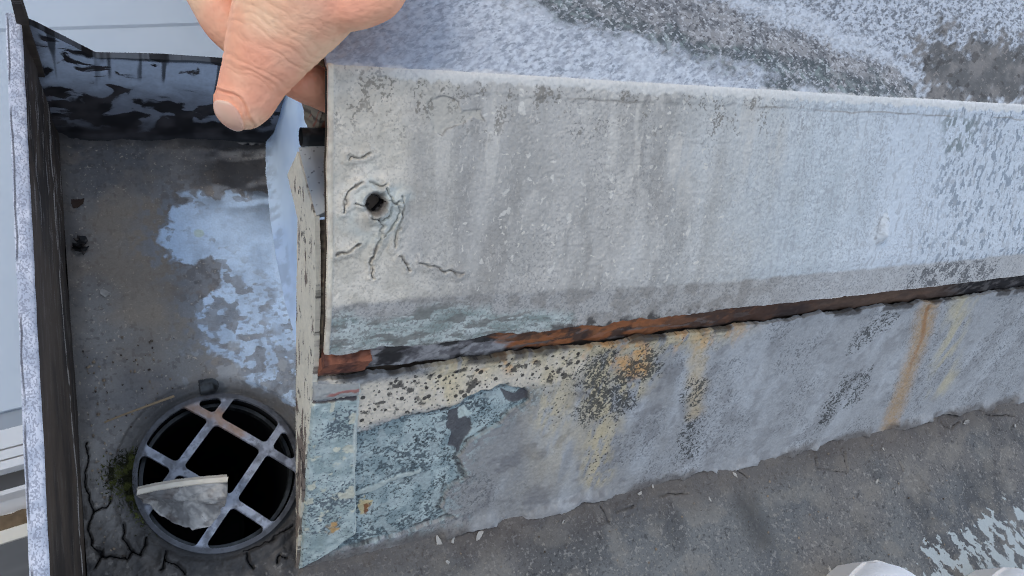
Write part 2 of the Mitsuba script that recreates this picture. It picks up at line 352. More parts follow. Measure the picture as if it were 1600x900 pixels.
    off = np.where(zz < 0.012, -0.006 * (1 - np.clip(zz / 0.012, 0, 1)) ** 2, 0) ; off[-3:] = [0.0005, 0.002, 0.012]
    P = np.stack([xb[None, :] + off[:, None] + (zz * 0.02)[:, None], np.broadcast_to(yy, (len(zz), 160)), np.broadcast_to(zz[:, None], (len(zz), 160))], -1)
    P[..., 0] += (meshkit.fbm(P * 35, 2, 8) - 0.5) * 0.002
    put(k + '__side_wall', gridmesh(P), 'pale_blue_paint', True, 'pale blue painted side wall')
    # underside tray
    put(k + '__underside', cat_([box(-0.033, DC[0] - 0.046, -1.2, 0.2895, -0.30, -0.012), box(DC[0] - 0.046, 0.11, DC[1] + 0.046, 0.2895, -0.30, -0.012)]), 'dark_wall')
gutter_box()

# ------------------------------------------------------------------ drain
IRON_RUST = [(0.0352, 0.1132), (0.0460, 0.1061), (0.0573, 0.0966)]
def iron(p, n, uv):
    x, y = p.x, p.y
    c = mix(S(110, 118, 134), S(156, 168, 190), ss(0.3, 0.65, nz(x, y, 260, seed=80)))
    c = mix(c, S(84, 86, 94), 0.5 * ss(0.54, 0.70, nz(x, y, 500, seed=81, o=4)))
    d = sdline(x, y, IRON_RUST)
    c = mix(c, S(150, 122, 100), 0.75 * ss(0.0075, 0.0005, d + (nz(x, y, 300, seed=82) - .5) * .010))
    return mix(c, S(58, 60, 66), 0.85 * ss(0.0385, 0.0405, dr.sqrt(dr.square(x - 0.0455) + dr.square(y - 0.0772))))
bsdf('cast_iron', iron, rough=0.5, spec=0.5, bump=lambda p, n, uv: nz(p.x, p.y, 500, seed=83), bscale=0.0006)
bsdf('pipe_black', (0.006, 0.006, 0.007), rough=0.6)
bsdf('black_rubber', lambda p, n, uv: mix(S(28, 32, 36), S(52, 58, 64), ss(.4, .7, nz(p.x, p.y, 300, seed=84))), rough=0.35, spec=0.5)

def drain():
    k = 'roof_drain'
    lab(k, 'round cast grate over a black drain hole in the gutter floor', 'drain')
    nodes = np.array([(0.0455, 0.1052), (0.0702, 0.0843), (0.0246, 0.0816), (0.0487, 0.0598)])
    bars = [(nodes[0], nodes[1]), (nodes[2], nodes[3]), (nodes[0], nodes[2]), (nodes[1], nodes[3])]
    disc = sg.Point(*DC).buffer(0.0425, 64)
    lines = []
    for a, b in bars:
        e = (b - a) / np.linalg.norm(b - a)
        lines.append(sg.LineString([a - e * 0.06, b + e * 0.06]))
    ring = disc.difference(sg.Point(*DC).buffer(0.0400, 64))
    shape = unary_union([ring] + [l.buffer(0.0021) for l in lines]).intersection(disc)
    shape = shape.buffer(0.0024, 12).buffer(-0.0024, 12).intersection(disc)     # cast fillets in the corners
    rim = shape.intersection(sg.Point(*DC).buffer(0.06).difference(sg.Point(*DC).buffer(0.0394, 64)))
    web = shape.difference(sg.Point(*DC).buffer(0.0390, 64))
    web = shape.intersection(sg.Point(*DC).buffer(0.0394, 64))
    def solid(poly, th, lift):
        parts = []
        for g in getattr(poly, 'geoms', [poly]):
            if g.area < 1e-7: continue
            m = trimesh.creation.extrude_polygon(g, th, engine='earcut')
            v, f = trimesh.remesh.subdivide_to_size(m.vertices, m.faces, 0.004, max_iter=12)
            r = np.hypot(v[:, 0] - DC[0], v[:, 1] - DC[1])
            v[:, 2] += lift + 0.0048 * np.clip(1 - (r / 0.0425) ** 2, 0, 1)
            parts.append(trimesh.Trimesh(v, f, process=False))
        return cat_(parts)
    put(k + '__rim', solid(rim, 0.0032, -0.0004), 'cast_iron', 35)
    done = sg.Polygon()
    for i, l in enumerate(lines):
        piece = web.intersection(l.buffer(0.0055)).difference(done.buffer(1e-6))
        done = unary_union([done, piece])
        put(k + '__bar' + ('' if i == 0 else '_%03d' % i), solid(piece, 0.0030, -0.0002), 'cast_iron', 35)
    tube = trimesh.creation.cylinder(0.0405, 0.26, sections=64)
    tube.apply_translation([DC[0], DC[1], -0.130])
    keep = tube.triangles_center[:, 2] < -0.001
    tube.update_faces(keep); tube.invert()
    put(k + '__pipe', tube, 'pipe_black', 40)
    sump = trimesh.creation.annulus(0.0375, 0.0395, 0.006, sections=64); sump.apply_translation([DC[0], DC[1], -0.010])
    put(k + '__inner_ring', sump, 'black_rubber', 30)
drain()

a = np.array((0.0400, 0.1235, 0.0050)); b = np.array((0.0514, 0.1241, 0.0050))
m = trimesh.creation.capsule(np.linalg.norm(b - a) * 0.6, 0.0042, count=[24, 24])
m.apply_translation([0, 0, -np.linalg.norm(b - a) * 0.3]); m.vertices[:, 2] = np.clip(m.vertices[:, 2], -0.0058, 0.0052)
m.apply_transform(trimesh.geometry.align_vectors([0, 0, 1], b - a)); m.apply_translation((a + b) / 2 + [0, 0, 0.0005])
put('rubber_stopper', m, 'black_rubber', 40, 'short black rubber cylinder lying at the far edge of the drain grate', 'stopper')

# broken chunk standing on the grate
def chunk_color(p, n, uv):
    c = mix(S(116, 119, 124), S(186, 190, 194), ss(0.38, 0.62, nz(p.x + p.z, p.y - p.z, 120, 200, seed=86, o=4)))
    c = mix(c, S(84, 76, 74), 0.5 * ss(0.56, 0.68, nz(p.x, p.z + p.y, 160, seed=87)))
    return c * (0.85 + .3 * nz(p.x * 1.0, p.y + p.z, 900, seed=88))
bsdf('broken_face', chunk_color, rough=0.85, bump=lambda p, n, uv: nz(p.x, p.y + p.z, 400, seed=89), bscale=0.001)
bsdf('cream_skin', lambda p, n, uv: mix(S(186, 184, 176), S(214, 214, 208), nz(p.x, p.y, 250, seed=90)), rough=0.7)
bot = [(0.0448, 0.0571, 0.0060), (0.0376, 0.0490, 0.0060), (0.0284, 0.0490, 0.0060), (0.0176, 0.0564, 0.0060), (0.0084, 0.0667, 0.0060)]
top = [(0.0044, 0.0703, 0.0200), (0.0121, 0.0706, 0.0210), (0.0223, 0.0704, 0.0220), (0.0341, 0.0695, 0.0230), (0.0461, 0.0681, 0.0240), (0.0453, 0.0607, 0.0200)]
front = np.array(top + bot)
dep = np.array([0.001, 0.0035, -0.007])
n0 = len(front)
fc = front.mean(0)
v = np.vstack([front, front + dep, [fc], [fc + dep]])
fcs = []
for i in range(n0):
    j = (i + 1) % n0
    fcs += [[i, j, 2 * n0], [n0 + j, n0 + i, 2 * n0 + 1], [i, n0 + i, j], [j, n0 + i, n0 + j]]
m = trimesh.Trimesh(v, fcs); m.fix_normals()
m = rough_up(m, 0.0012, 0.0017, 260, 3)
put('broken_chunk__body', m, 'broken_face', 25)
lab('broken_chunk', 'triangular grey chunk of broken coating with a cream upper edge, standing on the drain grate', 'debris')
e = np.array(top[:5]); up_ = np.array([0, 0.0005, 0.0012])
ee = np.stack([np.interp(np.linspace(0, 4, 60), np.arange(5), e[:, c]) for c in range(3)], 1)
wv = (meshkit.fbm(ee * 300, 3, 9) - .5)[:, None]
m = gridmesh(np.stack([ee + [0, -0.0013, 0.0002] + wv * [0, 0.0004, 0.0008], ee + [0, -0.0010, 0.0014], ee + [0.0005, 0.0012, 0.0018], ee + dep * 0.3 + [0, 0.0006, 0.0012], ee + dep * 0.8 + [0, 0.001, 0.0]]))
put('broken_chunk__cream_edge', m, 'cream_skin', 35)

# straw, scraps, chips, moss
def tube(pts, r0, r1, sides=7):
    pts = np.array(pts, float); n = len(pts)
    t = np.gradient(pts, axis=0); t /= np.linalg.norm(t, axis=1, keepdims=True)
    a = np.cross(t, [0, 0, 1.0]); a /= np.linalg.norm(a, axis=1, keepdims=True); b = np.cross(t, a)
    an = np.arange(sides + 1) * 2 * np.pi / sides
    r = np.linspace(r0, r1, n)[:, None, None]
    return gridmesh(pts[:, None] + r * (np.cos(an)[None, :, None] * a[:, None] + np.sin(an)[None, :, None] * b[:, None]))
bsdf('straw', S(142, 128, 108), rough=0.7)
put('dry_straw', tube([(-0.0074, 0.1119, 0.0030), (0.0008, 0.1140, 0.0045), (0.0101, 0.1161, 0.0060), (0.0186, 0.1182, 0.0065), (0.0267, 0.1204, 0.0060)], 0.0004, 0.0007), 'straw', True, 'thin tan straw lying against the upper left of the drain grate', 'straw')

def scrap(key, center, size, seed, mat, label, cat, group=None, flat=0.35, n=9, elong=1.0, rot=0.0):
    rg = np.random.default_rng(seed)
    ang = np.sort(rg.uniform(0, 2 * np.pi, n)); rad = size * rg.uniform(0.55, 1.0, n)
    rim_ = np.stack([rad * np.cos(ang) * elong, rad * np.sin(ang), size * flat * rg.uniform(0, 1, n)], 1)
    c, s = np.cos(rot), np.sin(rot)
    rim_[:, :2] = rim_[:, :2] @ np.array([[c, s], [-s, c]])
    th = max(0.0004, size * 0.10)
    v = np.vstack([rim_, rim_ - [0, 0, th], [[0, 0, size * flat * 0.4]], [[0, 0, size * flat * 0.4 - th]]]) + np.asarray(center)
    v[:, 2] = np.maximum(v[:, 2], center[2])
    f = []
    for i in range(n):
        j = (i + 1) % n
        f += [[i, j, 2 * n], [n + j, n + i, 2 * n + 1], [i, n + i, j], [j, n + i, n + j]]
    put(key, trimesh.Trimesh(v, f, process=False), mat, False, label, cat, group)
bsdf('dark_scrap', lambda p, n, uv: mix(S(26, 26, 28), S(84, 80, 80), ss(.5, .66, nz(p.x, p.y, 300, seed=91))), rough=0.6)
bsdf('pale_chip', lambda p, n, uv: mix(S(140, 143, 146), S(178, 181, 183), nz(p.x, p.y, 500, seed=92)), rough=0.7)
bsdf('leaf_brown', S(62, 50, 44), rough=0.7)
c0 = np.array((-0.0127, 0.2150, 0.0005))
for nm, o_, s_, sd_ in (('fold', (0, -0.003, 0.0), 0.0048, 5), ('fold_001', (0.0006, 0.0022, 0.0005), 0.0044, 8), ('fold_002', (-0.0004, -0.0005, 0.001), 0.0036, 13)):
    scrap('crumpled_scrap__' + nm, c0 + o_, s_, sd_, 'dark_scrap', None, None, flat=1.0)
lab('crumpled_scrap', 'black crumpled scrap on the gutter floor beside the left wall', 'debris')
scrap('brown_leaf_bit', (-0.0134, 0.2425, 0.0005), 0.0042, 21, 'leaf_brown', 'small dark brown leaf fragment on the gutter floor near the left wall', 'leaf', flat=0.3, elong=1.5)
scrap('white_chip', (-0.0026, 0.1854, 0.0005), 0.0030, 22, 'pale_chip', 'small white chip alone on the brown gutter floor', 'paint chip', flat=0.5, elong=1.4, rot=-0.6)
chips = [(685, 846, 2.6, 1.9, 1.9), (708, 843, 2.0, 2.0, 1.2), (748, 836, 2.8, 1.9, 0.8), (700, 878, 1.8, 1.8, 2.2), (1000, 771, 2.0, 1.5, 0.2), (1020, 760, 1.6, 1.3, 1.4), (1110, 780, 2.2, 1.6, 2.0),
         (1370, 752, 2.0, 1.7, 0.4), (1510, 660, 3.2, 2.2, 0.15), (1586, 665, 2.2, 1.4, 0.4), (1380, 702, 1.6, 1.3, 1.6), (1148, 742, 2.0, 2.0, 2.1), (1297, 890, 2.0, 2.0, 1.8), (880, 815, 1.4, 1.4, 0.6)]
DECKPT = [(0.1584, 0.0154, 0.0008), (0.1675, 0.0145, 0.0008), (0.1838, 0.0136, 0.0008), (0.1616, 0.0031, 0.0008), (0.3029, 0.0151, 0.0008), (0.3144, 0.0176, 0.0008), (0.3578, 0.0004, 0.0008), (0.5195, -0.0176, 0.0008), (0.6510, 0.0089, 0.0008), (0.7133, -0.0039, 0.0008), (0.5398, 0.0043, 0.0008), (0.3853, 0.0122, 0.0008), (0.4417, -0.0663, 0.0008), (0.2414, 0.0094, 0.0008)]
FLAKE_TEXT = ['pale paint flake left of a pair, nearest the clipped corner patch', 'pale slender paint flake right of the first pair below the curb', 'pale slanting paint flake below the peeling teal undercoat',
              'pale paint flake at the bottom edge, nearest the curb end', 'small pale paint flake at the foot of the curb, below the yellow stain', 'tiny pale paint flake tucked against the foot of the curb, left of centre',
              'small grey coating flake on the deck below the squared crack', 'pale paint flake in the middle of the deck, left of the slanting pale patches', 'larger curled grey coating flake by the crack at the right',
              'curled grey coating flake at the far right edge of the deck', 'small pale paint flake below the brown rust streak', 'pale paint flake touching the dark crack at the foot of the curb',
              'pale paint flake just left of the white shoe toe', 'tiny pale paint flake on the deck below the bare grey lower face']
for i, ((_, _, sz, el, ro), P) in enumerate(zip(chips, DECKPT)):
    scrap('paint_flake' + ('' if i == 0 else '_%03d' % i), P, sz * 0.00072, 100 + i, 'broken_face' if i in (8, 9, 6) else 'pale_chip', FLAKE_TEXT[i], 'paint chip', 'loose paint flakes on the deck', flat=0.5, elong=el * 1.2, rot=ro)

def moss():
    rg = np.random.default_rng(4)
    cs = [(-0.0015, 0.0830), (0.0034, 0.0888), (0.0054, 0.0767), (0.0096, 0.0809), (0.0024, 0.0757), (0.0080, 0.0713), (0.0129, 0.0770), (0.0105, 0.0659), (0.0016, 0.0857), (0.0163, 0.0807), (0.0132, 0.0621)]
    vs, fs = [], []
    for _ in range(4200):
        cx, cy = cs[rg.integers(len(cs))]
        x, y = rg.normal([cx, cy], [0.0042, 0.0036])
        if np.hypot(x - DC[0], y - DC[1]) < 0.0405: continue
        h = rg.uniform(0.001, 0.0038); a = rg.uniform(0, 2 * np.pi); w = rg.uniform(0.0002, 0.0005)
        d = np.array([np.cos(a), np.sin(a)]); o = np.array([-d[1], d[0]])
        lean = rg.uniform(0.0005, 0.0025)
        b = len(vs); z = 0.0005
        vs += [(x - o[0] * w, y - o[1] * w, z), (x + o[0] * w, y + o[1] * w, z), (x + d[0] * lean, y + d[1] * lean, z + h)]
        fs.append([b, b + 1, b + 2])
    bsdf('moss_green', lambda p, n, uv: mix(S(44, 48, 30), S(92, 100, 56), ss(.4, .65, nz(p.x, p.y, 300, seed=93))), rough=0.9)
    put('moss', trimesh.Trimesh(vs, fs, process=False), 'moss_green', False, 'dark green moss on the silt left of the drain', 'moss', None, 'stuff')
moss()

def crumbs():
    rg = np.random.default_rng(11)
    ms = []
    for _ in range(260):
        if rg.random() < 0.6:
            x, y = rg.uniform(-0.015, 0.03), rg.uniform(0.04, 0.16)
        else:
            x, y = rg.uniform(0.09, 0.6), rg.uniform(-0.09, 0.012)
        if np.hypot(x - DC[0], y - DC[1]) < 0.046: continue
        m = trimesh.creation.icosphere(0, rg.uniform(0.0003, 0.0009)); m.vertices *= rg.uniform(0.6, 1.3, 3); m.vertices += rg.normal(0, 0.0001, m.vertices.shape)
        m.apply_translation([x, y, 0.0007]); ms.append(m)
    bsdf('grit', lambda p, n, uv: mix(S(60, 56, 54), S(150, 140, 128), cell_rand(p.x * 300, p.y * 300)), rough=0.9)
    put('grit', cat_(ms), 'grit', False, 'fine grit and silt crumbs scattered over the gutter floor and deck', 'grit', None, 'stuff')
crumbs()

# ------------------------------------------------------------------ the curb: sloped lower face, rusty strip, end flange, corner patch
LA, LB = np.array([0.020, 0.0]), np.array([0.0945, 0.110])
LE = (LB - LA) / np.linalg.norm(LB - LA); LN = np.array([-LE[1], LE[0]])       # along the slope, outwards (towards -y, +z)
TEAL = [(0.1014, 0.0936), (0.1106, 0.0951), (0.1169, 0.0976), (0.1241, 0.1008), (0.1352, 0.0995), (0.1503, 0.1009), (0.1543, 0.1027), (0.1579, 0.1064), (0.1653, 0.1094), (0.1776, 0.1107), (0.1919, 0.1083), (0.1964, 0.0959), (0.1882, 0.0901), (0.1783, 0.0819), (0.1670, 0.0712), (0.1599, 0.0624), (0.1691, 0.0454), (0.1589, 0.0410), (0.1567, 0.0235), (0.1696, 0.0133), (0.1406, 0.0099), (0.1112, 0.0068), (0.0898, 0.0088), (0.0997, 0.0550)]
DK1 = [(0.1509, 0.0973), (0.1557, 0.0990), (0.1607, 0.0909), (0.1654, 0.0818), (0.1642, 0.0718), (0.1603, 0.0642), (0.1557, 0.0738), (0.1510, 0.0885)]
DK2 = [(0.1768, 0.1074), (0.1852, 0.1037), (0.1917, 0.1057), (0.1957, 0.0987), (0.1893, 0.0958), (0.1807, 0.0996)]
SPOT = (0.1117, 0.0373)
PALEPATCH = [(0.1551, 0.0982), (0.1592, 0.0992), (0.1619, 0.0925), (0.1586, 0.0905)]
CREAM = [(0.0749, 0.1419), (0.0995, 0.1262), (0.1246, 0.1268), (0.1648, 0.1303), (0.2296, 0.1315), (0.2245, 0.1065), (0.2002, 0.1060), (0.1776, 0.1107), (0.1581, 0.1055), (0.1503, 0.1009), (0.1241, 0.1008), (0.1025, 0.0951)]
CRK_LOW = [(0.1071, 0.0483), (0.1155, 0.0507), (0.1239, 0.0532), (0.1345, 0.0543), (0.1397, 0.0563)]
RUST_A = [(0.5116, 0.1263), (0.5244, 0.0999), (0.5335, 0.0686), (0.5468, 0.0276), (0.5543, 0.0028)]
RUST_B = [(0.5507, 0.1257), (0.5590, 0.1075), (0.5705, 0.0788), (0.5942, 0.0394)]
RUST_C = [(0.2994, 0.1325), (0.3096, 0.1075), (0.3256, 0.0636)]
YEL = [[(0.2022, 0.1296), (0.2180, 0.1296), (0.2424, 0.1307)], [(0.2336, 0.1253), (0.2492, 0.0783), (0.2615, 0.0225)], [(0.2559, 0.1289), (0.2655, 0.1140), (0.2652, 0.0950)], [(0.1507, 0.1308), (0.1465, 0.1151)], [(0.2071, 0.1225), (0.2149, 0.0802)]]
ORANGE = [[(0.2543, 0.1273), (0.2638, 0.1188), (0.2618, 0.1052)], [(0.2469, 0.1167), (0.2601, 0.1101), (0.2681, 0.1065)], [(0.3006, 0.1342), (0.3080, 0.1198)]]
BLK = [[(0.2356, 0.1116), (0.2478, 0.0932), (0.2431, 0.0795)], [(0.2625, 0.1098), (0.2532, 0.0971), (0.2631, 0.0807)], [(0.2311, 0.1054), (0.2379, 0.1180)], [(0.2679, 0.1136), (0.2730, 0.1058)]]
BLK2 = [[(0.4653, 0.0303), (0.4627, 0.0464), (0.4676, 0.0608)], [(0.3179, 0.0835), (0.3202, 0.0742)], [(0.3269, 0.0523), (0.3353, 0.0276)], [(0.4837, 0.0457), (0.4825, 0.0644)], [(0.4548, 0.1031), (0.4718, 0.1174)]]

def low_masks(x, s):
    wx, ws = warp(x, s, 110, 0.0035, 100)
    wx, ws = warp(wx, ws, 420, 0.0010, 101)
    return sdpoly(wx, ws, TEAL), sdpoly(wx, ws, DK1), sdpoly(wx, ws, DK2), wx, ws

def low_height(x, s):
    t, d1, d2, wx, ws = low_masks(x, s)
    skin = ss(-0.0003, 0.0005, t)
    g = nz(x, s, 700, seed=102, o=2)
    h = 0.0017 * skin + 0.0004 * ss(0.004, 0.0002, t) * skin + (g - 0.5) * (0.0005 + 0.0006 * skin) + (nz(x, s, 25, seed=103) - 0.5) * 0.0028
    h = h - 0.0007 * ss(0.0004, -0.0004, d1) - 0.0007 * ss(0.0004, -0.0004, d2)
    h = h + 0.0006 * ss(0.0020, 0.0008, sdline(wx, ws, CRK_LOW))
    lip = ss(0.1225, 0.1265, s + (nz(x, s, 60, seed=104) - 0.5) * 0.004)
    h = h + 0.0012 * lip * ss(.35, .6, nz(x, s, 45, seed=105))
    foot = ss(0.010, 0.0, s)
    return h + 0.0034 * foot * ss(.42, .6, nz(x, s, 60, seed=106, o=4))

def teal_(t):
    return ss(0.0004, -0.0004, t)

def low_color(p, n, uv):
    x, s = p.x, (p.y - LA[0]) * LE[0] + (p.z - LA[1]) * LE[1]
    t, d1, d2, wx, ws = low_masks(x, s)
    g1, g2, g3 = nz(x, s, 35, seed=110), nz(x, s, 160, seed=111), nz(x, s, 750, seed=112, o=2)
    grain = nz(x, s, 1150, seed=113, o=3)
    right = ss(0.22, 0.36, x + (g1 - .5) * .1)
    c = mix(S(146, 151, 157), S(156, 164, 174), right)
    c = mix(c, S(172, 182, 194), 0.7 * ss(0.5, 0.72, nz(x, s, 60, 22, seed=114)))
    c = mix(c, S(122, 126, 134), 0.8 * ss(0.5, 0.68, nz(x, s, 90, seed=115)) * (1 - 0.5 * right))
    c = mix(c, S(84, 90, 98), 0.6 * ss(.35, .6, g1) * ss(0.56, 0.68, nz(x, s, 900, 700, seed=116, o=4)))
    c = mix(c, S(92, 98, 106), 0.55 * dots(wx, ws, 430, 0.20, 139) * ss(.42, .62, g1 + .08))
    # cream at the upper left with black mildew dots
    cream = ss(0.002, -0.004, sdpoly(wx, ws, CREAM))
    c = mix(c, mix(S(196, 194, 186), S(214, 212, 205), g2), cream)
    # ochre and yellow run-off
    yel = mi.Float(0)
    for k in YEL:
        yel = dr.maximum(yel, ss(0.020, 0.001, sdline(x + (g1 - .5) * .012, s, k) + (g2 - 0.5) * 0.010))
    edge_y = ss(0.112, 0.128, s + (g2 - .5) * .014) * ss(0.14, 0.17, x) * (1 - ss(0.31, 0.36, x))
    yel = dr.maximum(yel * 0.85, edge_y * 0.8)
    c = mix(c, S(204, 194, 158), 0.72 * yel * ss(.3, .55, nz(x, s, 300, 120, seed=133, o=4)))
    wash = ss(0.05, 0.0, dr.abs(x - 0.225 + (s - 0.06) * 0.15 + (g1 - .5) * .05)) * ss(0.0, 0.06, s) * (1 - teal_(t))
    c = mix(c, S(186, 181, 164), 0.55 * wash * ss(.3, .6, nz(x, s, 120, 40, seed=138, o=5)))
    org = mi.Float(0)
    for k in ORANGE:
        org = dr.maximum(org, ss(0.0095, 0.0, sdline(x, s, k) + (g2 - .5) * .009))
    org = dr.maximum(org, 0.8 * ss(0.58, 0.68, nz(x, s, 110, 70, seed=117)) * edge_y)
    c = mix(c, S(200, 158, 104), 0.8 * org * ss(.3, .55, nz(x, s, 350, seed=134, o=4)))
    w = (nz(x, s, 90, 30, seed=118) - .5) * 0.006
    c = mix(c, S(168, 142, 104), 0.75 * ss(0.0160, 0.0018, sdline(x + w, s, RUST_A) + (g2 - .5) * .008) * (0.55 + 0.45 * ss(.3, .6, grain)))
    c = mix(c, S(146, 104, 60), 0.6 * ss(0.0032, 0.0004, sdline(x + w, s, RUST_A)) * ss(0.03, 0.11, s))
    c = mix(c, S(184, 180, 154), 0.65 * ss(0.020, 0.002, sdline(x + w, s, RUST_B) + (g2 - .5) * .012) * ss(.36, .6, nz(x, s, 110, 30, seed=137, o=4)))
    c = mix(c, S(190, 176, 144), 0.6 * ss(0.012, 0.0, sdline(x + w, s, RUST_C) + (g2 - .5) * .010))
    sp_ = dr.sqrt(dr.square(x - SPOT[0]) + dr.square((s - SPOT[1]) * 0.6)) + (nz(x, s, 420, seed=237, o=4) - .5) * .009
    # mildew
    blk = mi.Float(0)
    for k in BLK:
        blk = dr.maximum(blk, ss(0.015, 0.0, sdline(x, s, k) + (g2 - .5) * .012))
    for k in BLK2:
        blk = dr.maximum(blk, 0.62 * ss(0.014, 0.0, sdline(x, s, k) + (g2 - .5) * .014))
    c = mix(c, S(56, 60, 62), 0.85 * ss(0.56, 0.64, grain * 0.5 + nz(x, s, 420, seed=119, o=4) * 0.5 + 0.15 * blk) * ss(0.0, 0.12, blk))
    sp = dots(x, s, 330, 0.26, 120) * (0.35 + 0.65 * ss(.4, .6, g2))
    c = mix(c, S(52, 52, 54), 0.85 * sp * ss(0.55, 0.75, cream + 0.75 * yel + 0.35))
    c = mix(c, S(44, 44, 46), 0.9 * dots(x, s, 130, 0.20, 121) * ss(0.4, 0.8, cream))
    c = mix(c, S(48, 48, 50), 0.85 * ss(0.57, 0.66, nz(x, s, 210, seed=122, o=4)) * cream * ss(0.05, 0.2, cream) * ss(.48, .62, g1 + .1))
    # where the skin is gone: teal undercoat with dark pitting
    tl = mix(S(136, 158, 168), S(174, 194, 202), ss(0.35, 0.65, g2))
    tl = mix(tl, S(72, 86, 96), 0.85 * ss(0.48, 0.62, 0.55 * nz(x, s, 800, seed=123) + 0.45 * nz(x, s, 70, seed=124)))
    tl = mix(tl, S(48, 56, 62), 0.8 * ss(0.56, 0.66, grain * .6 + .4 * nz(x, s, 60, seed=125)))
    tl = mix(tl, S(176, 192, 196), 0.85 * ss(0.0021, 0.0009, sdline(wx, ws, CRK_LOW)))
    tl = mix(tl, S(168, 186, 194), 0.7 * ss(0.62, 0.68, nz(x, s, 130, seed=126)))
    teal = ss(0.0004, -0.0004, t)
    tl = mix(tl, S(196, 186, 150), 0.9 * ss(0.0034, 0.0022, sp_))
    tl = mix(tl, S(120, 74, 46), 0.9 * ss(0.0018, 0.0008, dr.sqrt(dr.square(x - SPOT[0] - .0008) + dr.square((s - SPOT[1] + .002) * 0.4)) + (nz(x, s, 420, seed=238, o=4) - .5) * .006))
    tspeck = ss(0.014, 0.0, t) * ss(.50, .60, nz(x, s, 330, seed=236, o=4)) * (1 - cream)
    c = mix(c, tl, dr.maximum(teal, 0.65 * tspeck))
    c = mix(c, S(62, 62, 66), 0.8 * ss(0.0022, 0.0002, dr.abs(t + 0.0012)) * ss(.42, .55, g2))
    dk = mix(S(70, 72, 80), S(96, 98, 106), g2)
    c = mix(c, dk, 0.92 * dr.maximum(ss(0.0006, -0.0004, d1), ss(0.0006, -0.0004, d2)))
    c = mix(c, S(192, 212, 216), 0.9 * ss(0.0006, -0.0004, sdpoly(wx, ws, PALEPATCH)))
    # foot: dirt line and ragged light edge
    c = mix(c, S(96, 94, 94), 0.75 * ss(0.010, 0.001, s + (g2 - .5) * .008) * ss(.35, .55, g1))
    c = mix(c, S(60, 58, 58), 0.8 * ss(0.1262, 0.1290, s + (g2 - .5) * .003) * ss(.45, .6, nz(x, s, 80, seed=127)))
    return c * (0.70 + 0.36 * g3)
bsdf('lower_coating', low_color, rough=0.75, spec=0.25, bump=lambda p, n, uv: nz(p.x, p.y + p.z, 900, seed=128, o=2), bscale=0.0004)

def strip_color(p, n, uv):
    x, q = p.x, p.z
    g1, g2, g3 = nz(x, q, 60, 200, seed=130), nz(x, q, 220, seed=131), nz(x, q, 800, seed=132)
    rust = mix(S(84, 66, 58), S(122, 88, 68), ss(.35, .65, g1))
    rust = mix(rust, S(150, 100, 68), 0.55 * ss(.55, .7, g2))
    rust = mix(rust, S(120, 116, 116), 0.6 * ss(.56, .64, nz(x, q, 90, 300, seed=136, o=5)))
    rust = mix(rust, S(172, 108, 66), 0.6 * ss(.44, .58, nz(x, q, 130, 260, seed=243, o=5)) * ss(0.30, 0.25, x))
    rust = mix(rust, S(58, 48, 46), 0.75 * ss(0.27, 0.36, x + (g1 - .5) * .06))
    rust = mix(rust, S(52, 44, 44), 0.55 * ss(.55, .68, nz(x, q, 120, seed=133)))
    pale = mix(S(112, 112, 118), S(158, 160, 166), ss(.4, .6, g2))
    pale = mix(pale, S(40, 38, 38), 0.9 * ss(0.42, 0.58, nz(x, q, 110, 160, seed=134, o=4) + 6.0 * (q - 0.122)))
    dark = mix(S(40, 38, 40), S(84, 82, 84), ss(.45, .65, g2))
    xx = x + (g1 - .5) * .03 + (q - 0.12) * 0.8
    c = mix(pale, rust, ss(0.165, 0.174, xx))
    c = mix(c, mix(S(74, 62, 58), S(112, 92, 78), g1), 0.7 * ss(0.36, 0.42, xx))
    c = mix(c, dark, ss(0.50, 0.54, xx))
    c = mix(c, mix(S(88, 60, 54), S(128, 84, 68), ss(.4, .6, g2)), ss(0.1035, 0.1015, x + (g2 - .5) * .002))
    return c * (0.8 + 0.4 * g3)
bsdf('rusty_strip', strip_color, rough=0.8, bump=lambda p, n, uv: nz(p.x, p.z, 300, 500, seed=135), bscale=0.0012)

def flange_color(p, n, uv):
    y, z = p.y, p.z
    d = (y - 0.02) * 0.70 + z * 0.71
    c = mix(S(182, 184, 178), S(198, 200, 194), nz(y, z, 60, seed=140))
    wear = ss(0.15, 0.06, d) * 0.15 - 0.05
    m_ = nz(y * 0.7 + z * 0.71, y * 0.71 - z * 0.7, 110, 330, seed=141, o=5)
    c = mix(c, S(96, 86, 84), 0.85 * ss(0.53, 0.62, m_ + wear - 0.02))
    c = mix(c, S(46, 44, 48), 0.8 * ss(0.60, 0.68, nz(y, z, 260, seed=142, o=4) + wear * 0.35))
    return c * (0.88 + .24 * nz(y, z, 800, seed=143))
bsdf('cream_flange', flange_color, rough=0.7, bump=lambda p, n, uv: nz(p.y, p.z, 300, seed=144), bscale=0.0008)

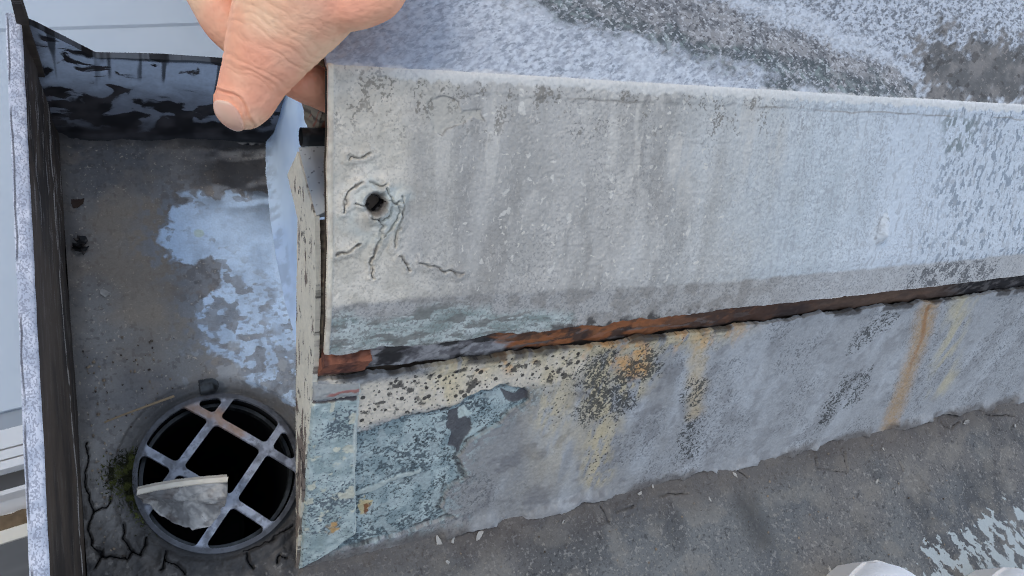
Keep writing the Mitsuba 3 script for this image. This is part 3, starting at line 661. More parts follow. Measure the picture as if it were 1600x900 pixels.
def patch_color(p, n, uv):
    x, s = p.x, (p.y - LA[0]) * LE[0] + (p.z - LA[1]) * LE[1]
    g2, grain = nz(x, s, 150, seed=145), nz(x, s, 1100, seed=146)
    c = mix(S(140, 160, 166), S(172, 190, 196), ss(.35, .65, g2))
    c = mix(c, S(78, 90, 102), 0.85 * ss(0.5, 0.62, 0.6 * grain + 0.4 * nz(x, s, 60, seed=147)))
    c = mix(c, S(196, 200, 188), 0.75 * ss(0.57, 0.62, nz(x, s, 150, seed=148, o=5) + 0.08 * ss(0.02, 0.005, dr.abs(s - 0.045)) - .03))
    c = mix(c, S(188, 150, 90), 0.8 * ss(0.0035, 0.001, dr.sqrt(dr.square(x - 0.0945) + dr.square((s - 0.030) * .6)) + (nz(x, s, 420, seed=239, o=4) - .5) * .010))
    top = ss(0.117, 0.1185, s + (g2 - .5) * .004)
    c = mix(c, S(150, 156, 160), top)
    c = mix(c, S(58, 46, 52), 0.9 * ss(0.0018, 0.0006, dr.abs(s - 0.1178 - (g2 - .5) * .004)))
    c = mix(c, S(150, 92, 86), 0.8 * ss(0.0014, 0.0005, dr.abs(s - 0.1228 - (g2 - .5) * .005)) * ss(0.083, 0.086, x))
    edge = ss(0.0022, 0.001, dr.abs(x - 0.1008 - 0.0075 * ss(0.10, 0.02, s)) + (g2 - .5) * .0015)
    c = mix(c, S(188, 200, 202), 0.85 * edge)
    return c * (0.84 + .32 * nz(x, s, 900, seed=149))
bsdf('teal_patch', patch_color, rough=0.7, bump=lambda p, n, uv: nz(p.x, p.y + p.z, 500, seed=150), bscale=0.0008)
bsdf('curb_core', lambda p, n, uv: mix(S(66, 58, 54), S(112, 104, 98), ss(.35, .65, nz(p.x + p.y, p.z, 120, seed=151))), rough=0.9)
bsdf('trim_metal', lambda p, n, uv: mix(mix(S(132, 142, 152), S(160, 168, 174), nz(p.x, p.y, 120, seed=152)), S(74, 78, 86), 0.8 * dots(p.x, p.y, 260, 0.13, 153)), rough=0.45, spec=0.5)
bsdf('wood_core', lambda p, n, uv: mix(mix(S(92, 84, 76), S(134, 126, 112), ss(.3, .7, nz(p.x, p.y + p.z, 60, 400, seed=154))), S(140, 66, 50), 0.7 * ss(.62, .68, nz(p.x, p.y, 200, seed=155))), rough=0.9)

def curb():
    k = 'roof_curb'
    lab(k, 'sloped painted curb along the deck with rust streaks, mildew and peeling teal undercoat', 'curb')
    xs = steps((0.0800, 0.14, 0.00045, 0.0005), (0.14, 0.85, 0.0005, 0.0014), (0.85, 2.6, 0.05, 0.2))
    ss_ = np.linspace(-0.001, 0.1305, 270)
    X, Sx = np.meshgrid(xs, ss_)
    h = ev(low_height, X, Sx)
    # ragged upper and lower edges
    top = (meshkit.fbm(np.stack([xs * 70, 0 * xs, 0 * xs], -1), 4, 21) - 0.5) * 0.006 + (meshkit.fbm(np.stack([xs * 400, 0 * xs, 0 * xs], -1), 2, 22) - 0.5) * 0.0012
    bot = (meshkit.fbm(np.stack([xs * 45, 0 * xs, 0 * xs + 5], -1), 4, 23) - 0.5) * 0.012 + (meshkit.fbm(np.stack([xs * 300, 0 * xs, 0 * xs], -1), 2, 24) - 0.5) * 0.0015
    u = (Sx + 0.001) / 0.1315
    S2 = Sx + top[None, :] * u ** 6 + np.maximum(bot, -0.004)[None, :] * (1 - u) ** 8
    P = np.stack([X, LA[0] + S2 * LE[0] + h * LN[0], LA[1] + S2 * LE[1] + h * LN[1]], -1)
    inw = np.array([0, -LN[0], -LN[1]]) * 0.003
    m = cat_([gridmesh(P), skirt(P[-1], inw), skirt(P[0][::-1], inw), skirt(P[:, 0][::-1], inw)])
    put(k + '__lower_face', m, 'lower_coating', True, 'lower sloped face with rust streaks and peeling coating')
    # rusty strip in the gap above it
    zs = np.linspace(0.106, 0.1345, 22)
    X, Z = np.meshgrid(steps((0.0800, 0.7, 0.0008, 0.0014), (0.7, 2.6, 0.05, 0.2)), zs)
    Y = 0.0952 + (Z - 0.108) * 0.24 + (meshkit.fbm(np.stack([X * 90, Z * 200, 0 * X], -1), 4, 25) - 0.5) * 0.0035
    put(k + '__rusty_strip', gridmesh(np.stack([X, Y, Z], -1)), 'rusty_strip', True, 'rusty metal strip exposed below the coping')
    # rust scab at the left end of the strip
    m = box(0.0795, 0.1005, 0.0925, 0.0980, 0.1120, 0.1270); m = rough_up(m, 0.0012, 0.0012, 300, 6)
    put(k + '__rust_scab', m, 'rusty_strip', 25, 'brown rust scab at the left end')
    # hidden core under the coping
    put(k + '__core', prism_x([(0.025, -0.002), (0.1020, 0.108), (0.1085, 0.138), (0.125, 0.147), (0.147, 0.158), (0.187, 0.150), (0.187, -0.3), (0.025, -0.3)], 0.1035, 2.6), 'curb_core')
    put(k + '__rear_core', box(0.21, 2.6, 0.188, 1.3, -0.3, 0.146), 'curb_core')
    # end flange, flush with the curb end
    fl = [(0.0188, -0.001), (0.060, 0.036), (0.1108, 0.0817), (0.1615, 0.1318), (0.1866, 0.1268), (0.1836, 0.1519), (0.1471, 0.1610), (0.1244, 0.1449), (0.0965, 0.1165), (0.0925, 0.110)]
    m = prism_x(fl, 0.0775, 0.0797); m = rough_up(m, 0.0015, 0.0004, 200, 7)
    put(k + '__end_flange', m, 'cream_flange', 30, 'worn cream painted end flange')
    m = prism_x([(0.0980, 0.116), (0.1244, 0.1435), (0.1471, 0.1575), (0.150, 0.150), (0.11, 0.110)], 0.0799, 0.1030)
    put(k + '__end_board', rough_up(m, 0.002, 0.0007, 150, 8), 'wood_core', 25)
    # corner patch: a separate strip with a clipped lower corner
    poly = sg.Polygon([(0.0775, 0.1295), (0.1000, 0.1270), (0.1012, 0.10), (0.1040, 0.06), (0.1083, 0.0195), (0.0985, 0.010), (0.0838, 0.0012), (0.0790, -0.0005)])
    xs2 = np.linspace(0.0770, 0.1095, 90); s2 = np.linspace(-0.001, 0.130, 330)
    X, Sx = np.meshgrid(xs2, s2)
    import shapely
    edge = lambda a, b: (meshkit.fbm(np.stack([a * 150, b * 150, 0 * a], -1), 3, 26) - 0.5)
    ins = shapely.contains_xy(poly, X + edge(X, Sx) * 0.0012, Sx + edge(Sx, X) * 0.0012)
    dist = shapely.distance(poly.exterior, shapely.points(X, Sx))
    h = 0.0016 + 0.0014 * np.minimum(1, dist / 0.0012) + (meshkit.fbm(np.stack([X * 120, Sx * 60, 0 * X], -1), 3, 27) - .5) * 0.0022 + 0.0012 * np.exp(-((Sx - 0.122) / 0.004) ** 2) - 0.0016 * np.exp(-((Sx - 0.1178) / 0.0012) ** 2)
    P = np.stack([X, LA[0] + Sx * LE[0] + h * LN[0], LA[1] + Sx * LE[1] + h * LN[1]], -1)
    keep = ins[:-1, :-1] & ins[1:, 1:] & ins[1:, :-1] & ins[:-1, 1:]
    m = gridmesh(P, keep)
    e = m.edges_sorted; uq, cnt = np.unique(e, axis=0, return_counts=True)
    bd = uq[cnt == 1]
    off = np.array([0, -LN[0], -LN[1]]) * 0.004
    v = np.vstack([m.vertices, m.vertices + off]); nv = len(m.vertices)
    side = np.vstack([np.stack([bd[:, 0], bd[:, 1], bd[:, 1] + nv], 1), np.stack([bd[:, 0], bd[:, 1] + nv, bd[:, 0] + nv], 1)])
    m = trimesh.Trimesh(v, np.vstack([m.faces, side]), process=False); m.remove_unreferenced_vertices()
    put(k + '__corner_patch', m, 'teal_patch', 40, 'pale teal corner patch with a clipped lower end')
    # metal trim and seal on top of the curb end
    ys = np.linspace(0.1475, 0.1855, 14); xs3 = np.linspace(0.0782, 0.1300, 20)
    X, Y = np.meshgrid(xs3, ys)
    Z = np.interp(Y, [0.1475, 0.1855], [0.1632, 0.1545]) + 0.0012 * np.sin((X - 0.078) * 160) * 0.5
    Zr = Z - 0.0025 * np.exp(-(X - 0.0782) / 0.0009)
    put(k + '__metal_trim', cat_([gridmesh(np.stack([X, Y, Zr], -1)), skirt(np.stack([X, Y, Zr], -1)[0], [0, 0, -0.004])]), 'trim_metal', True, 'grey metal trim at the curb end')
    put(k + '__seal', tube([(0.0790, 0.1885, 0.1560), (0.09, 0.1885, 0.1560), (0.105, 0.1885, 0.1560), (0.13, 0.1885, 0.1560)], 0.0042, 0.0042, 14), 'black_rubber', True, 'black rubber seal')
    cap = trimesh.creation.cylinder(0.0042, 0.001, sections=20); cap.apply_transform(trimesh.transformations.rotation_matrix(np.pi / 2, [0, 1, 0])); cap.apply_translation([0.0792, 0.1885, 0.156])
    m = rough_up(box(0.0870, 0.13, 0.193, 0.225, 0.14, 0.172), 0.003, 0.003, 120, 9)
    put(k + '__batten', m, 'wood_core', 25, 'weathered brown batten end behind the seal')
curb()

# ------------------------------------------------------------------ coping: drip band, front face, top
UA, UT, UB = np.array([0.1114, 0.1518]), np.array([0.1829, 0.2126]), np.array([0.0957, 0.1320])
UE = (UT - UA) / np.linalg.norm(UT - UA); UN = np.array([-UE[1], UE[0]])
HOLE = (0.0972, 0.0420)
CRK_UP = [[(0.0987, 0.0367), (0.1010, 0.0323), (0.1006, 0.0269), (0.0983, 0.0216), (0.0967, 0.0167), (0.0977, 0.0105)], [(0.1023, 0.0430), (0.1068, 0.0413), (0.1089, 0.0434)], [(0.1078, 0.0421), (0.1069, 0.0354), (0.1038, 0.0306), (0.1017, 0.0274)], [(0.1097, 0.0447), (0.1094, 0.0380), (0.1083, 0.0299), (0.1062, 0.0231)], [(0.0854, 0.0387), (0.0864, 0.0452), (0.0889, 0.0490), (0.0910, 0.0505)], [(0.0822, 0.0211), (0.0875, 0.0219), (0.0922, 0.0251)], [(0.1089, 0.0182), (0.1110, 0.0158), (0.1140, 0.0128)], [(0.1188, 0.0162), (0.1242, 0.0133), (0.1304, 0.0103), (0.1381, 0.0083)], [(0.0949, 0.0510), (0.0994, 0.0494), (0.1021, 0.0504)], [(0.0869, 0.0599), (0.0913, 0.0604), (0.0954, 0.0617)], [(0.0898, 0.0422), (0.0943, 0.0421)], [(0.1016, 0.0488), (0.1039, 0.0448), (0.1028, 0.0368), (0.0993, 0.0351), (0.0944, 0.0363)]]
BLISTER = (0.4130, 0.0166)
PEEL = [(0.1188, 0.0829), (0.1249, 0.0846), (0.1323, 0.0834), (0.1337, 0.0790), (0.1429, 0.0806), (0.1445, 0.0754), (0.1391, 0.0766), (0.1346, 0.0736), (0.1284, 0.0714), (0.1251, 0.0687), (0.1216, 0.0710)]
TEALB = [(0.0785, -0.0250), (0.0802, -0.0077), (0.0882, -0.0054), (0.1040, -0.0102), (0.1271, -0.0055), (0.1599, -0.0114), (0.1957, -0.0157), (0.2043, -0.0209), (0.1762, -0.0250), (0.1363, -0.0272), (0.1056, -0.0273)]
BANDR = [(0.4540, -0.0237), (0.4543, -0.0091), (0.5026, -0.0076), (0.5464, -0.0090), (0.5606, -0.0274), (0.5021, -0.0267)]
FLK = [(0.4433, 0.0882), (0.4825, 0.0835), (0.4770, 0.0658), (0.4589, 0.0637), (0.4513, 0.0752)]

def up_height(x, s):
    r = dr.sqrt(dr.square(x - HOLE[0]) + dr.square(s - HOLE[1]))
    g = nz(x, s, 650, seed=160, o=2)
    rough = 0.35 + 0.65 * ss(0.12, 0.2, x)
    h = (g - 0.5) * 0.0007 * rough + (nz(x, s, 14, seed=161) - 0.5) * 0.003 + (nz(x, s, 70, seed=162) - 0.5) * 0.0008
    h = h + 0.0018 * ss(0.016, 0.004, r + (nz(x, s, 150, seed=163) - .5) * .006) + 0.0018 * ss(0.0078, 0.0048, r + (nz(x, s, 300, seed=164) - .5) * .005) - 0.0034 * ss(0.0056, 0.0030, r + (nz(x, s, 420, seed=198) - .5) * .002) + 0.0012 * (nz(x, s, 330, seed=199) - .5) * ss(0.012, 0.005, r)
    xx, yy = warp(x, s, 260, 0.0024, 165)
    for c in CRK_UP:
        d = sdline(xx, yy, c)
        h = h - 0.0016 * (1 - ss(0.0001, 0.0007, d)) + 0.0011 * (1 - ss(0.0006, 0.0040, d))
    bx, by = x - BLISTER[0], s - BLISTER[1]
    h = h + 0.0060 * dr.exp(-(dr.square(bx / 0.0042) + dr.square((by + 0.0012) / 0.0060))) + 0.0030 * dr.exp(-(dr.square((bx - 0.001) / 0.0026) + dr.square((by - 0.0075) / 0.0052))) - 0.0014 * ss(0.0010, 0.0, sdline(x, s, [(BLISTER[0] - 0.0036, BLISTER[1] - 0.002), (BLISTER[0] - 0.0028, BLISTER[1] + 0.006), (BLISTER[0], BLISTER[1] + 0.012)]))
    wx, wy = warp(x, s, 160, 0.002, 167)
    h = h - 0.0005 * ss(0.0003, -0.0003, sdpoly(wx, wy, PEEL))
    bead = ss(0.0855, 0.0875, s + (nz(x, s, 90, 20, seed=168) - .5) * .006) * ss(.1, .14, x)
    h = h + 0.0005 * bead
    h = h + 0.0005 * ss(0.0824, 0.0905, x) * 0
    return h + 0.0011 * ss(0.0815, 0.0795, x)

def up_color(p, n, uv):
    x, s = p.x, (p.y - UA[0]) * UE[0] + (p.z - UA[1]) * UE[1]
    g1, g2, g3 = nz(x, s, 28, seed=170), nz(x, s, 150, seed=171), nz(x, s, 850, seed=172, o=2)
    grain = nz(x, s, 1250, seed=173, o=3)
    streak = nz(x, s, 130, 13, seed=174, o=5)
    xx = x + (g1 - .5) * 0.05
    c = mix(S(172, 172, 167), S(188, 188, 184), ss(.35, .65, g2))
    c = mix(c, S(150, 148, 142), 0.5 * ss(.54, .66, grain))
    blot = 0.5 * nz(x, s, 26, 18, seed=196, o=5) + 0.5 * streak
    midz = 0.8 * ss(0.112, 0.145, xx + (streak - .5) * .03) * (1 - ss(0.22, 0.36, xx + (blot - .5) * .10))
    mid = mix(S(144, 147, 150), S(162, 165, 168), ss(.36, .64, blot))
    mid = mix(mid, S(124, 126, 129), 0.75 * ss(.5, .64, nz(x, s, 60, 16, seed=175, o=5)))
    mid = mix(mid, S(112, 115, 119), 0.5 * ss(.58, .69, grain) * ss(.35, .6, nz(x, s, 55, 30, seed=233, o=4)))
    mid = mix(mid, S(178, 180, 182), 0.45 * ss(.60, .68, nz(x, s, 900, 380, seed=235, o=3)))
    c = mix(c, mid, midz)
    pale = mix(S(162, 174, 185), S(178, 190, 202), ss(.3, .7, blot))
    pale = mix(pale, S(180, 194, 212), 0.7 * ss(0.36, 0.45, xx))
    pale = mix(pale, S(132, 140, 150), 0.5 * ss(.54, .66, grain) * ss(.3, .6, nz(x, s, 70, 40, seed=194, o=4)))
    c = mix(c, pale, ss(0.21, 0.36, xx + (blot - .5) * .10))
    wq, sq = warp(x, s, 260, 0.0040, 232)
    # pale drips and lichen dots over the grey part
    c = mix(c, S(182, 184, 184), 0.75 * ss(.58, .64, nz(x, s, 130, 32, seed=176, o=4)) * midz * ss(0.02, 0.06, s))
    c = mix(c, S(196, 199, 199), 0.6 * dots(wq, sq, 75, 0.12, 177) * ss(0.118, 0.14, x) * (1 - ss(0.27, 0.33, x)))
    c = mix(c, S(192, 194, 192), 0.65 * dots(wq, sq, 170, 0.11, 178) * ss(0.118, 0.14, x) * (1 - ss(0.27, 0.33, x)))
    wx, wy = warp(x, s, 160, 0.002, 167)
    pe = sdpoly(wx, wy, PEEL)
    c = mix(c, S(166, 167, 164), 0.85 * ss(0.0004, -0.0004, pe))
    c = mix(c, S(110, 110, 110), 0.7 * ss(0.0006, 0.0, dr.abs(pe)) * ss(.45, .6, g2))
    # dark mildew specks under the edge and at the far right
    c = mix(c, S(108, 106, 102), 0.7 * ss(.55, .66, 0.6 * nz(x, s, 220, 120, seed=179) + .4 * grain) * ss(0.066, 0.080, s + (streak - .5) * .03) * (1 - ss(.30, .36, x)))
    fz = ss(0.445, 0.475, xx + (streak - .5) * .05)
    fk = nz(x, s, 420, 260, seed=180, o=4)
    c = mix(c, S(104, 118, 134), 0.7 * ss(.575, .63, fk) * fz)
    c = mix(c, S(112, 124, 130), 0.8 * ss(0.006, -0.004, sdpoly(wx, wy, FLK)) * ss(.42, .54, fk))
    c = mix(c, S(148, 156, 166), 0.55 * ss(.55, .64, nz(x, s, 600, 220, seed=181, o=4)) * ss(0.27, 0.33, x))
    # line under the top edge and the ragged lip of the top coat
    c = mix(c, S(122, 120, 116), 0.5 * ss(0.0007, 0.0002, dr.abs(s - 0.0862 + (nz(x, s, 60, seed=182, o=4) - .5) * .004)) * ss(.52, .62, nz(x, s, 30, seed=183, o=5)))
    lip = ss(0.0900, 0.0915, s + (nz(x, s, 300, 80, seed=184, o=4) - .5) * .007) * ss(0.088, 0.115, x)
    c = mix(c, S(196, 201, 205), 0.7 * lip)
    # drip band: greyer, with teal wear at the left
    band = ss(0.0006, -0.0022, s + 0.006 * ss(0.1, 0.3, x) + (g2 - .5) * .003)
    bc = mix(S(136, 137, 138), S(154, 157, 160), ss(.4, .6, g2))
    bc = mix(bc, S(166, 174, 184), 0.6 * ss(0.30, 0.40, xx))
    bc = mix(bc, S(108, 111, 115), 0.5 * ss(.54, .66, grain))
    tb = ss(0.004, -0.003, sdpoly(wx, wy, TEALB) + (g2 - .5) * .012)
    tc = mix(S(122, 136, 138), S(160, 172, 176), ss(.36, .64, nz(x, s, 90, 260, seed=185, o=5)))
    tc = mix(tc, S(178, 190, 196), 0.6 * ss(.58, .64, nz(x, s, 120, 200, seed=195, o=5)))
    tc = mix(tc, S(96, 98, 98), 0.75 * ss(.54, .63, nz(x, s, 110, 420, seed=186, o=5)))
    tc = mix(tc, S(104, 106, 108), 0.6 * ss(.55, .66, grain))
    bc = mix(bc, tc, tb)
    br = ss(0.004, -0.002, sdpoly(wx, wy, BANDR))
    bc = mix(bc, S(82, 86, 92), 0.85 * br * ss(.46, .58, 0.5 * grain + 0.5 * nz(x, s, 220, seed=187)))
    c = mix(c, bc, band)
    low = ss(-0.0195, -0.024, s + (g2 - .5) * .009)
    c = mix(c, S(52, 50, 50), 0.85 * low * ss(.47, .57, nz(x, s, 190, seed=188, o=4)) * (1 - tb * .5) * ss(0.093, 0.10, x) * (1 - ss(.26, .33, x)))
    c = mix(c, S(200, 203, 204), 0.6 * ss(-0.0243, -0.0252, s) * ss(.3, .36, x))
    bl = sdline(x + (g2 - .5) * .0016, s + (g2 - .5) * .001, [(BLISTER[0] - 0.0052, BLISTER[1] - 0.004), (BLISTER[0] - 0.0044, BLISTER[1] + 0.004), (BLISTER[0] - 0.001, BLISTER[1] + 0.0115), (BLISTER[0] + 0.003, BLISTER[1] + 0.006), (BLISTER[0] + 0.0045, BLISTER[1] - 0.003), (BLISTER[0] - 0.002, BLISTER[1] - 0.0085)])
    c = mix(c, S(112, 116, 122), 0.6 * ss(0.0012, 0.0002, bl) * ss(.34, .55, nz(x, s, 200, seed=244)))
    # crater and cracks
    r = dr.sqrt(dr.square(x - HOLE[0]) + dr.square(s - HOLE[1]))
    c = mix(c, S(172, 184, 188), 0.7 * ss(0.020, 0.006, r + (g2 - .5) * .014) * ss(.4, .6, nz(x, s, 110, seed=189)))
    c = mix(c, S(128, 126, 124), 0.6 * ss(0.0075, 0.0045, r + (g2 - .5) * .004) * ss(.42, .58, nz(x, s, 400, seed=190)))
    c = mix(c, S(84, 78, 74), 0.8 * ss(0.0054, 0.0036, r + (g2 - .5) * .003))
    c = mix(c, S(40, 38, 38), ss(0.0040, 0.0033, r))
    ck = mi.Float(0)
    qx, qy = warp(x, s, 260, 0.0024, 165)
    for k in CRK_UP:
        wv = 0.0002 + 0.0005 * ss(.45, .7, nz(x, s, 120, seed=191))
        ck = dr.maximum(ck, 1 - ss(wv * 0.5, wv * 1.4, sdline(qx, qy, k)))
    c = mix(c, S(92, 88, 86), 0.6 * ck * ss(.35, .55, nz(x, s, 240, seed=197)))
    # folded hem at the left end
    c = mix(c, mix(S(200, 197, 186), S(176, 170, 160), ss(.45, .6, nz(x, s, 60, 160, seed=192))), 0.85 * ss(0.0812, 0.0800, x))
    return c * (0.96 + 0.3 * g3)
bsdf('coping_coating', up_color, rough=0.75, spec=0.25, bump=lambda p, n, uv: nz(p.x, p.y + p.z, 1000, seed=193, o=2), bscale=0.0004)

BAND1 = [(0.1004, 0.2395), (0.1383, 0.2315), (0.1675, 0.2248), (0.2189, 0.2141), (0.2675, 0.1995), (0.3287, 0.1898), (0.3679, 0.1804), (0.4447, 0.1793)]     # lower edge of the dark band
BAND2 = [(0.2097, 0.2527), (0.2551, 0.2514), (0.2926, 0.2397), (0.3267, 0.2246), (0.3633, 0.2194), (0.4133, 0.2035), (0.4274, 0.1799)]
BROWN = [(0.4289, 0.1804), (0.4315, 0.1956), (0.4326, 0.2116), (0.4593, 0.2302), (0.5130, 0.2427), (0.5685, 0.2400), (0.6505, 0.2417), (0.8320, 0.2246), (0.7750, 0.1732), (0.5231, 0.1804), (0.4572, 0.1797)]

def top_height(x, y):
    return (nz(x, y, 14, seed=200) - .5) * 0.003 + (nz(x * 0.9 + y * 0.45, y * 0.9 - x * 0.45, 260, 420, seed=201, o=2) - .5) * 0.0012

def top_color(p, n, uv):
    x, y = p.x, p.y
    a, b = x * 0.86 + y * 0.5, -x * 0.5 + y * 0.86
    g1, g2, g3 = nz(x, y, 24, seed=202), nz(x, y, 110, seed=203), nz(x, y, 700, seed=204, o=2)
    fk = nz(a, b, 330, 750, seed=205, o=4)
    wx, wy = warp(x, y, 60, 0.012, 206)
    wx, wy = warp(wx, wy, 260, 0.0035, 207)
    pale = mix(S(146, 156, 172), S(180, 192, 208), ss(.32, .66, fk))
    pale = mix(pale, S(104, 115, 130), 0.6 * ss(.54, .66, nz(a, b, 330, 800, seed=208, o=4)))
    pale = mix(pale, S(190, 201, 215), 0.45 * ss(.5, .7, g1))
    pale = mix(pale, S(128, 140, 160), 0.5 * ss(0.16, 0.10, x + (g1 - .5) * .05))
    c = pale
    # dark band
    d1 = above(wx, wy, BAND1)
    d2 = above(wx, wy, BAND2)
    grey = mix(S(104, 109, 117), S(132, 136, 143), ss(.35, .65, g2))
    grey = mix(grey, S(168, 174, 184), 0.6 * ss(.50, .66, nz(x, y, 650, seed=209, o=4)))
    grey = mix(grey, S(66, 68, 74), 0.7 * ss(.58, .68, nz(a, b, 450, 700, seed=210, o=4)))
    c = mix(c, grey, ss(-0.006, 0.008, d1 + (nz(a, b, 330, 700, seed=219, o=4) - .5) * .030))
    c = mix(c, mix(S(70, 80, 86), S(116, 132, 136), ss(.5, .7, nz(x, y, 260, seed=211))), 0.85 * ss(0.013, 0.002, dr.abs(d1 - 0.006) + (g2 - .5) * .012) * ss(.36, .52, fk))
    specks = mix(S(166, 178, 195), S(104, 112, 124), ss(.40, .64, nz(a, b, 300, 700, seed=212, o=4)))
    c = mix(c, specks, ss(-0.006, 0.008, d2 + (nz(a, b, 330, 700, seed=220, o=4) - .5) * .034))
    c = mix(c, S(184, 196, 212), 0.5 * ss(0.014, 0.002, dr.abs(d2 - 0.010) + (fk - .5) * .03))
    c = mix(c, S(186, 194, 206), 0.6 * ss(.60, .66, nz(a, b, 620, 900, seed=221, o=3)) * ss(-0.004, 0.004, d1))
    br = ss(0.010, -0.012, sdpoly(wx, wy, BROWN) + (nz(a, b, 120, 420, seed=213, o=5) - .5) * .06)
    bc = mix(S(88, 91, 95), S(114, 115, 118), ss(.35, .65, nz(a, b, 60, 150, seed=214)))
    bc = mix(bc, S(142, 140, 142), 0.45 * ss(.60, .68, nz(a, b, 340, 750, seed=215, o=4)))
    bc = mix(bc, S(58, 58, 60), 0.6 * ss(.56, .68, nz(a, b, 140, 330, seed=216, o=4)))
    c = mix(c, bc, br)
    c = mix(c, S(204, 208, 212), 0.5 * ss(0.1860, 0.1832, y + (nz(x, y, 240, seed=217, o=4) - .5) * .006) * (1 - .6 * br))
    return c * (0.84 + .32 * g3)
bsdf('coping_top_coating', top_color, rough=0.75, spec=0.25, bump=lambda p, n, uv: nz(p.x, p.y, 800, seed=218, o=2), bscale=0.0004)
bsdf('coping_inside', S(92, 84, 78), rough=0.9)

def coping():
    k = 'wall_coping'
    lab(k, 'weathered grey-white metal coping with a nail hole, its near corner lifted by the fingers', 'coping')
    # profile: hem -> bend -> top edge -> a little of the top, corners rounded
    pts = np.array([UB, UA, UT, UT + [0.03, 0.0]])
    L = np.concatenate([[0], np.cumsum(np.linalg.norm(np.diff(pts, axis=0), axis=1))])
    step = 0.00042
    t = np.arange(0, L[-1], step)
    prof = np.stack([np.interp(t, L, pts[:, i]) for i in (0, 1)], 1)
    w = int(0.0034 / step); ker = np.hanning(2 * w + 1); ker /= ker.sum()
    pad = np.pad(prof, ((w, w), (0, 0)), 'reflect', reflect_type='odd')
    prof = np.stack([np.convolve(pad[:, i], ker, 'valid') for i in (0, 1)], 1)
    tan = np.gradient(prof, axis=0); tan /= np.linalg.norm(tan, axis=1, keepdims=True)
    nor = np.stack([-tan[:, 1], tan[:, 0]], 1)
    xs = steps((0.0784, 0.14, 0.00045, 0.0005), (0.14, 0.72, 0.0005, 0.0011), (0.72, 2.6, 0.05, 0.2))
    end = np.searchsorted(t, L[2] + 0.0012)
    sv = (prof - UA) @ UE
    X, Sv = np.meshgrid(xs, sv)
    h = ev(up_height, X, Sv)
    h *= np.clip((L[2] + 0.004 - t) / 0.004, 0, 1)[:, None] * 0.9 + 0.1
    hem = (meshkit.fbm(np.stack([xs * 90, 0 * xs, 0 * xs], -1), 4, 31) - .5) * 0.0040 * np.interp(xs, [0.08, 0.3, 0.35], [1.6, 1, 0.25])
    fall = np.clip(1 - t / 0.012, 0, 1)[:, None] ** 2
    Y = prof[:, 0][:, None] + nor[:, 0][:, None] * h + tan[:, 0][:, None] * hem * fall
    Z = prof[:, 1][:, None] + nor[:, 1][:, None] * h + tan[:, 1][:, None] * hem * fall
    # left end slightly out of straight
    lx = (meshkit.fbm(np.stack([t * 60, 0 * t, 0 * t], -1), 3, 32) - .5)[:, None] * 0.0012
    Xd = X + lx * np.clip(1 - (X - 0.0784) / 0.01, 0, 1)
    P = np.stack([Xd, Y, Z], -1)
    ib = np.searchsorted(t, L[1])
    r = np.hypot(X - HOLE[0], Sv - HOLE[1])
    th_ = np.arctan2(Sv - HOLE[1], X - HOLE[0])
    rg_ = 0.0030 + 0.0005 * np.sin(3 * th_ + 1) + 0.0003 * np.sin(7 * th_)
    keep = ~((r[:-1, :-1] < rg_[:-1, :-1]) & (t[:-1, None] > L[1]))

    th = 0.0022
    inner = P - np.stack([0 * nor[:, 0], nor[:, 0], nor[:, 1]], -1)[:, None, :] * th
    put(k + '__drip_band', cat_([gridmesh(P[:ib + 1]), skirt(P[0], [0, 0.0016, -0.0004]), gridmesh(np.stack([P[:ib + 1, 0], inner[:ib + 1, 0]]))]), 'coping_coating', True, 'folded drip band with teal wear at its left end')
    put(k + '__front_face', cat_([gridmesh(P[ib:end + 1], keep[ib:end]), gridmesh(np.stack([P[ib:end + 1, 0], inner[ib:end + 1, 0]]))]), 'coping_coating', True)
    # nail hole wall
    hc = np.array([HOLE[0], *(UA + UE * HOLE[1])]); n3 = np.array([0, *UN]); e3 = np.array([0, *UE]); x3 = np.array([1.0, 0, 0])
    an = np.linspace(0, 2 * np.pi, 40)
    rr = 0.0032 + 0.0004 * np.sin(3 * an + 1)
    ringp = hc + rr[:, None] * (np.cos(an)[:, None] * x3 + np.sin(an)[:, None] * e3)
    plug = trimesh.Trimesh(np.vstack([ringp - n3 * 0.009, [hc - n3 * 0.009]]), [[i, i + 1, 40] for i in range(39)])
    put(k + '__front_face__nail_hole', cat_([gridmesh(np.stack([ringp + n3 * 0.0004, ringp - n3 * 0.009])), plug]), 'pipe_black', True, 'dark round nail hole')
    # top sheet
    xt = steps((0.0784, 0.3, 0.0008, 0.001), (0.3, 1.0, 0.001, 0.0022), (1.0, 2.6, 0.1, 0.2))
    y0 = P[end, 0, 1]
    yt = np.concatenate([[y0], steps((y0 + 0.0006, 0.40, 0.0008, 0.0014), (0.40, 1.3, 0.05, 0.1))])
    X, Y = np.meshgrid(xt, yt)
    H = ev(top_height, X, Y) * np.clip((Y - y0) / 0.006, 0, 1)
    Zt = P[end, 40, 2] - 0.0002 + np.minimum(0.0003, (Y - y0) * 0.1) + H
    Zt[0] = np.interp(xt, xs, P[end, :, 2])
    Pt = np.stack([X, Y, Zt], -1)
    put(k + '__top_sheet', cat_([gridmesh(Pt), gridmesh(np.stack([Pt[:, 0], Pt[:, 0] - [0, 0, th]]))]), 'coping_top_coating', True, 'pale speckled top sheet with a dark diagonal band')
    # inside of the sheet
    I = (inner - np.stack([0 * nor[:, 0], nor[:, 0], nor[:, 1]], -1)[:, None, :] * 0.003)[:end + 1:6][:, np.r_[0:len(xs):8, len(xs) - 1]]
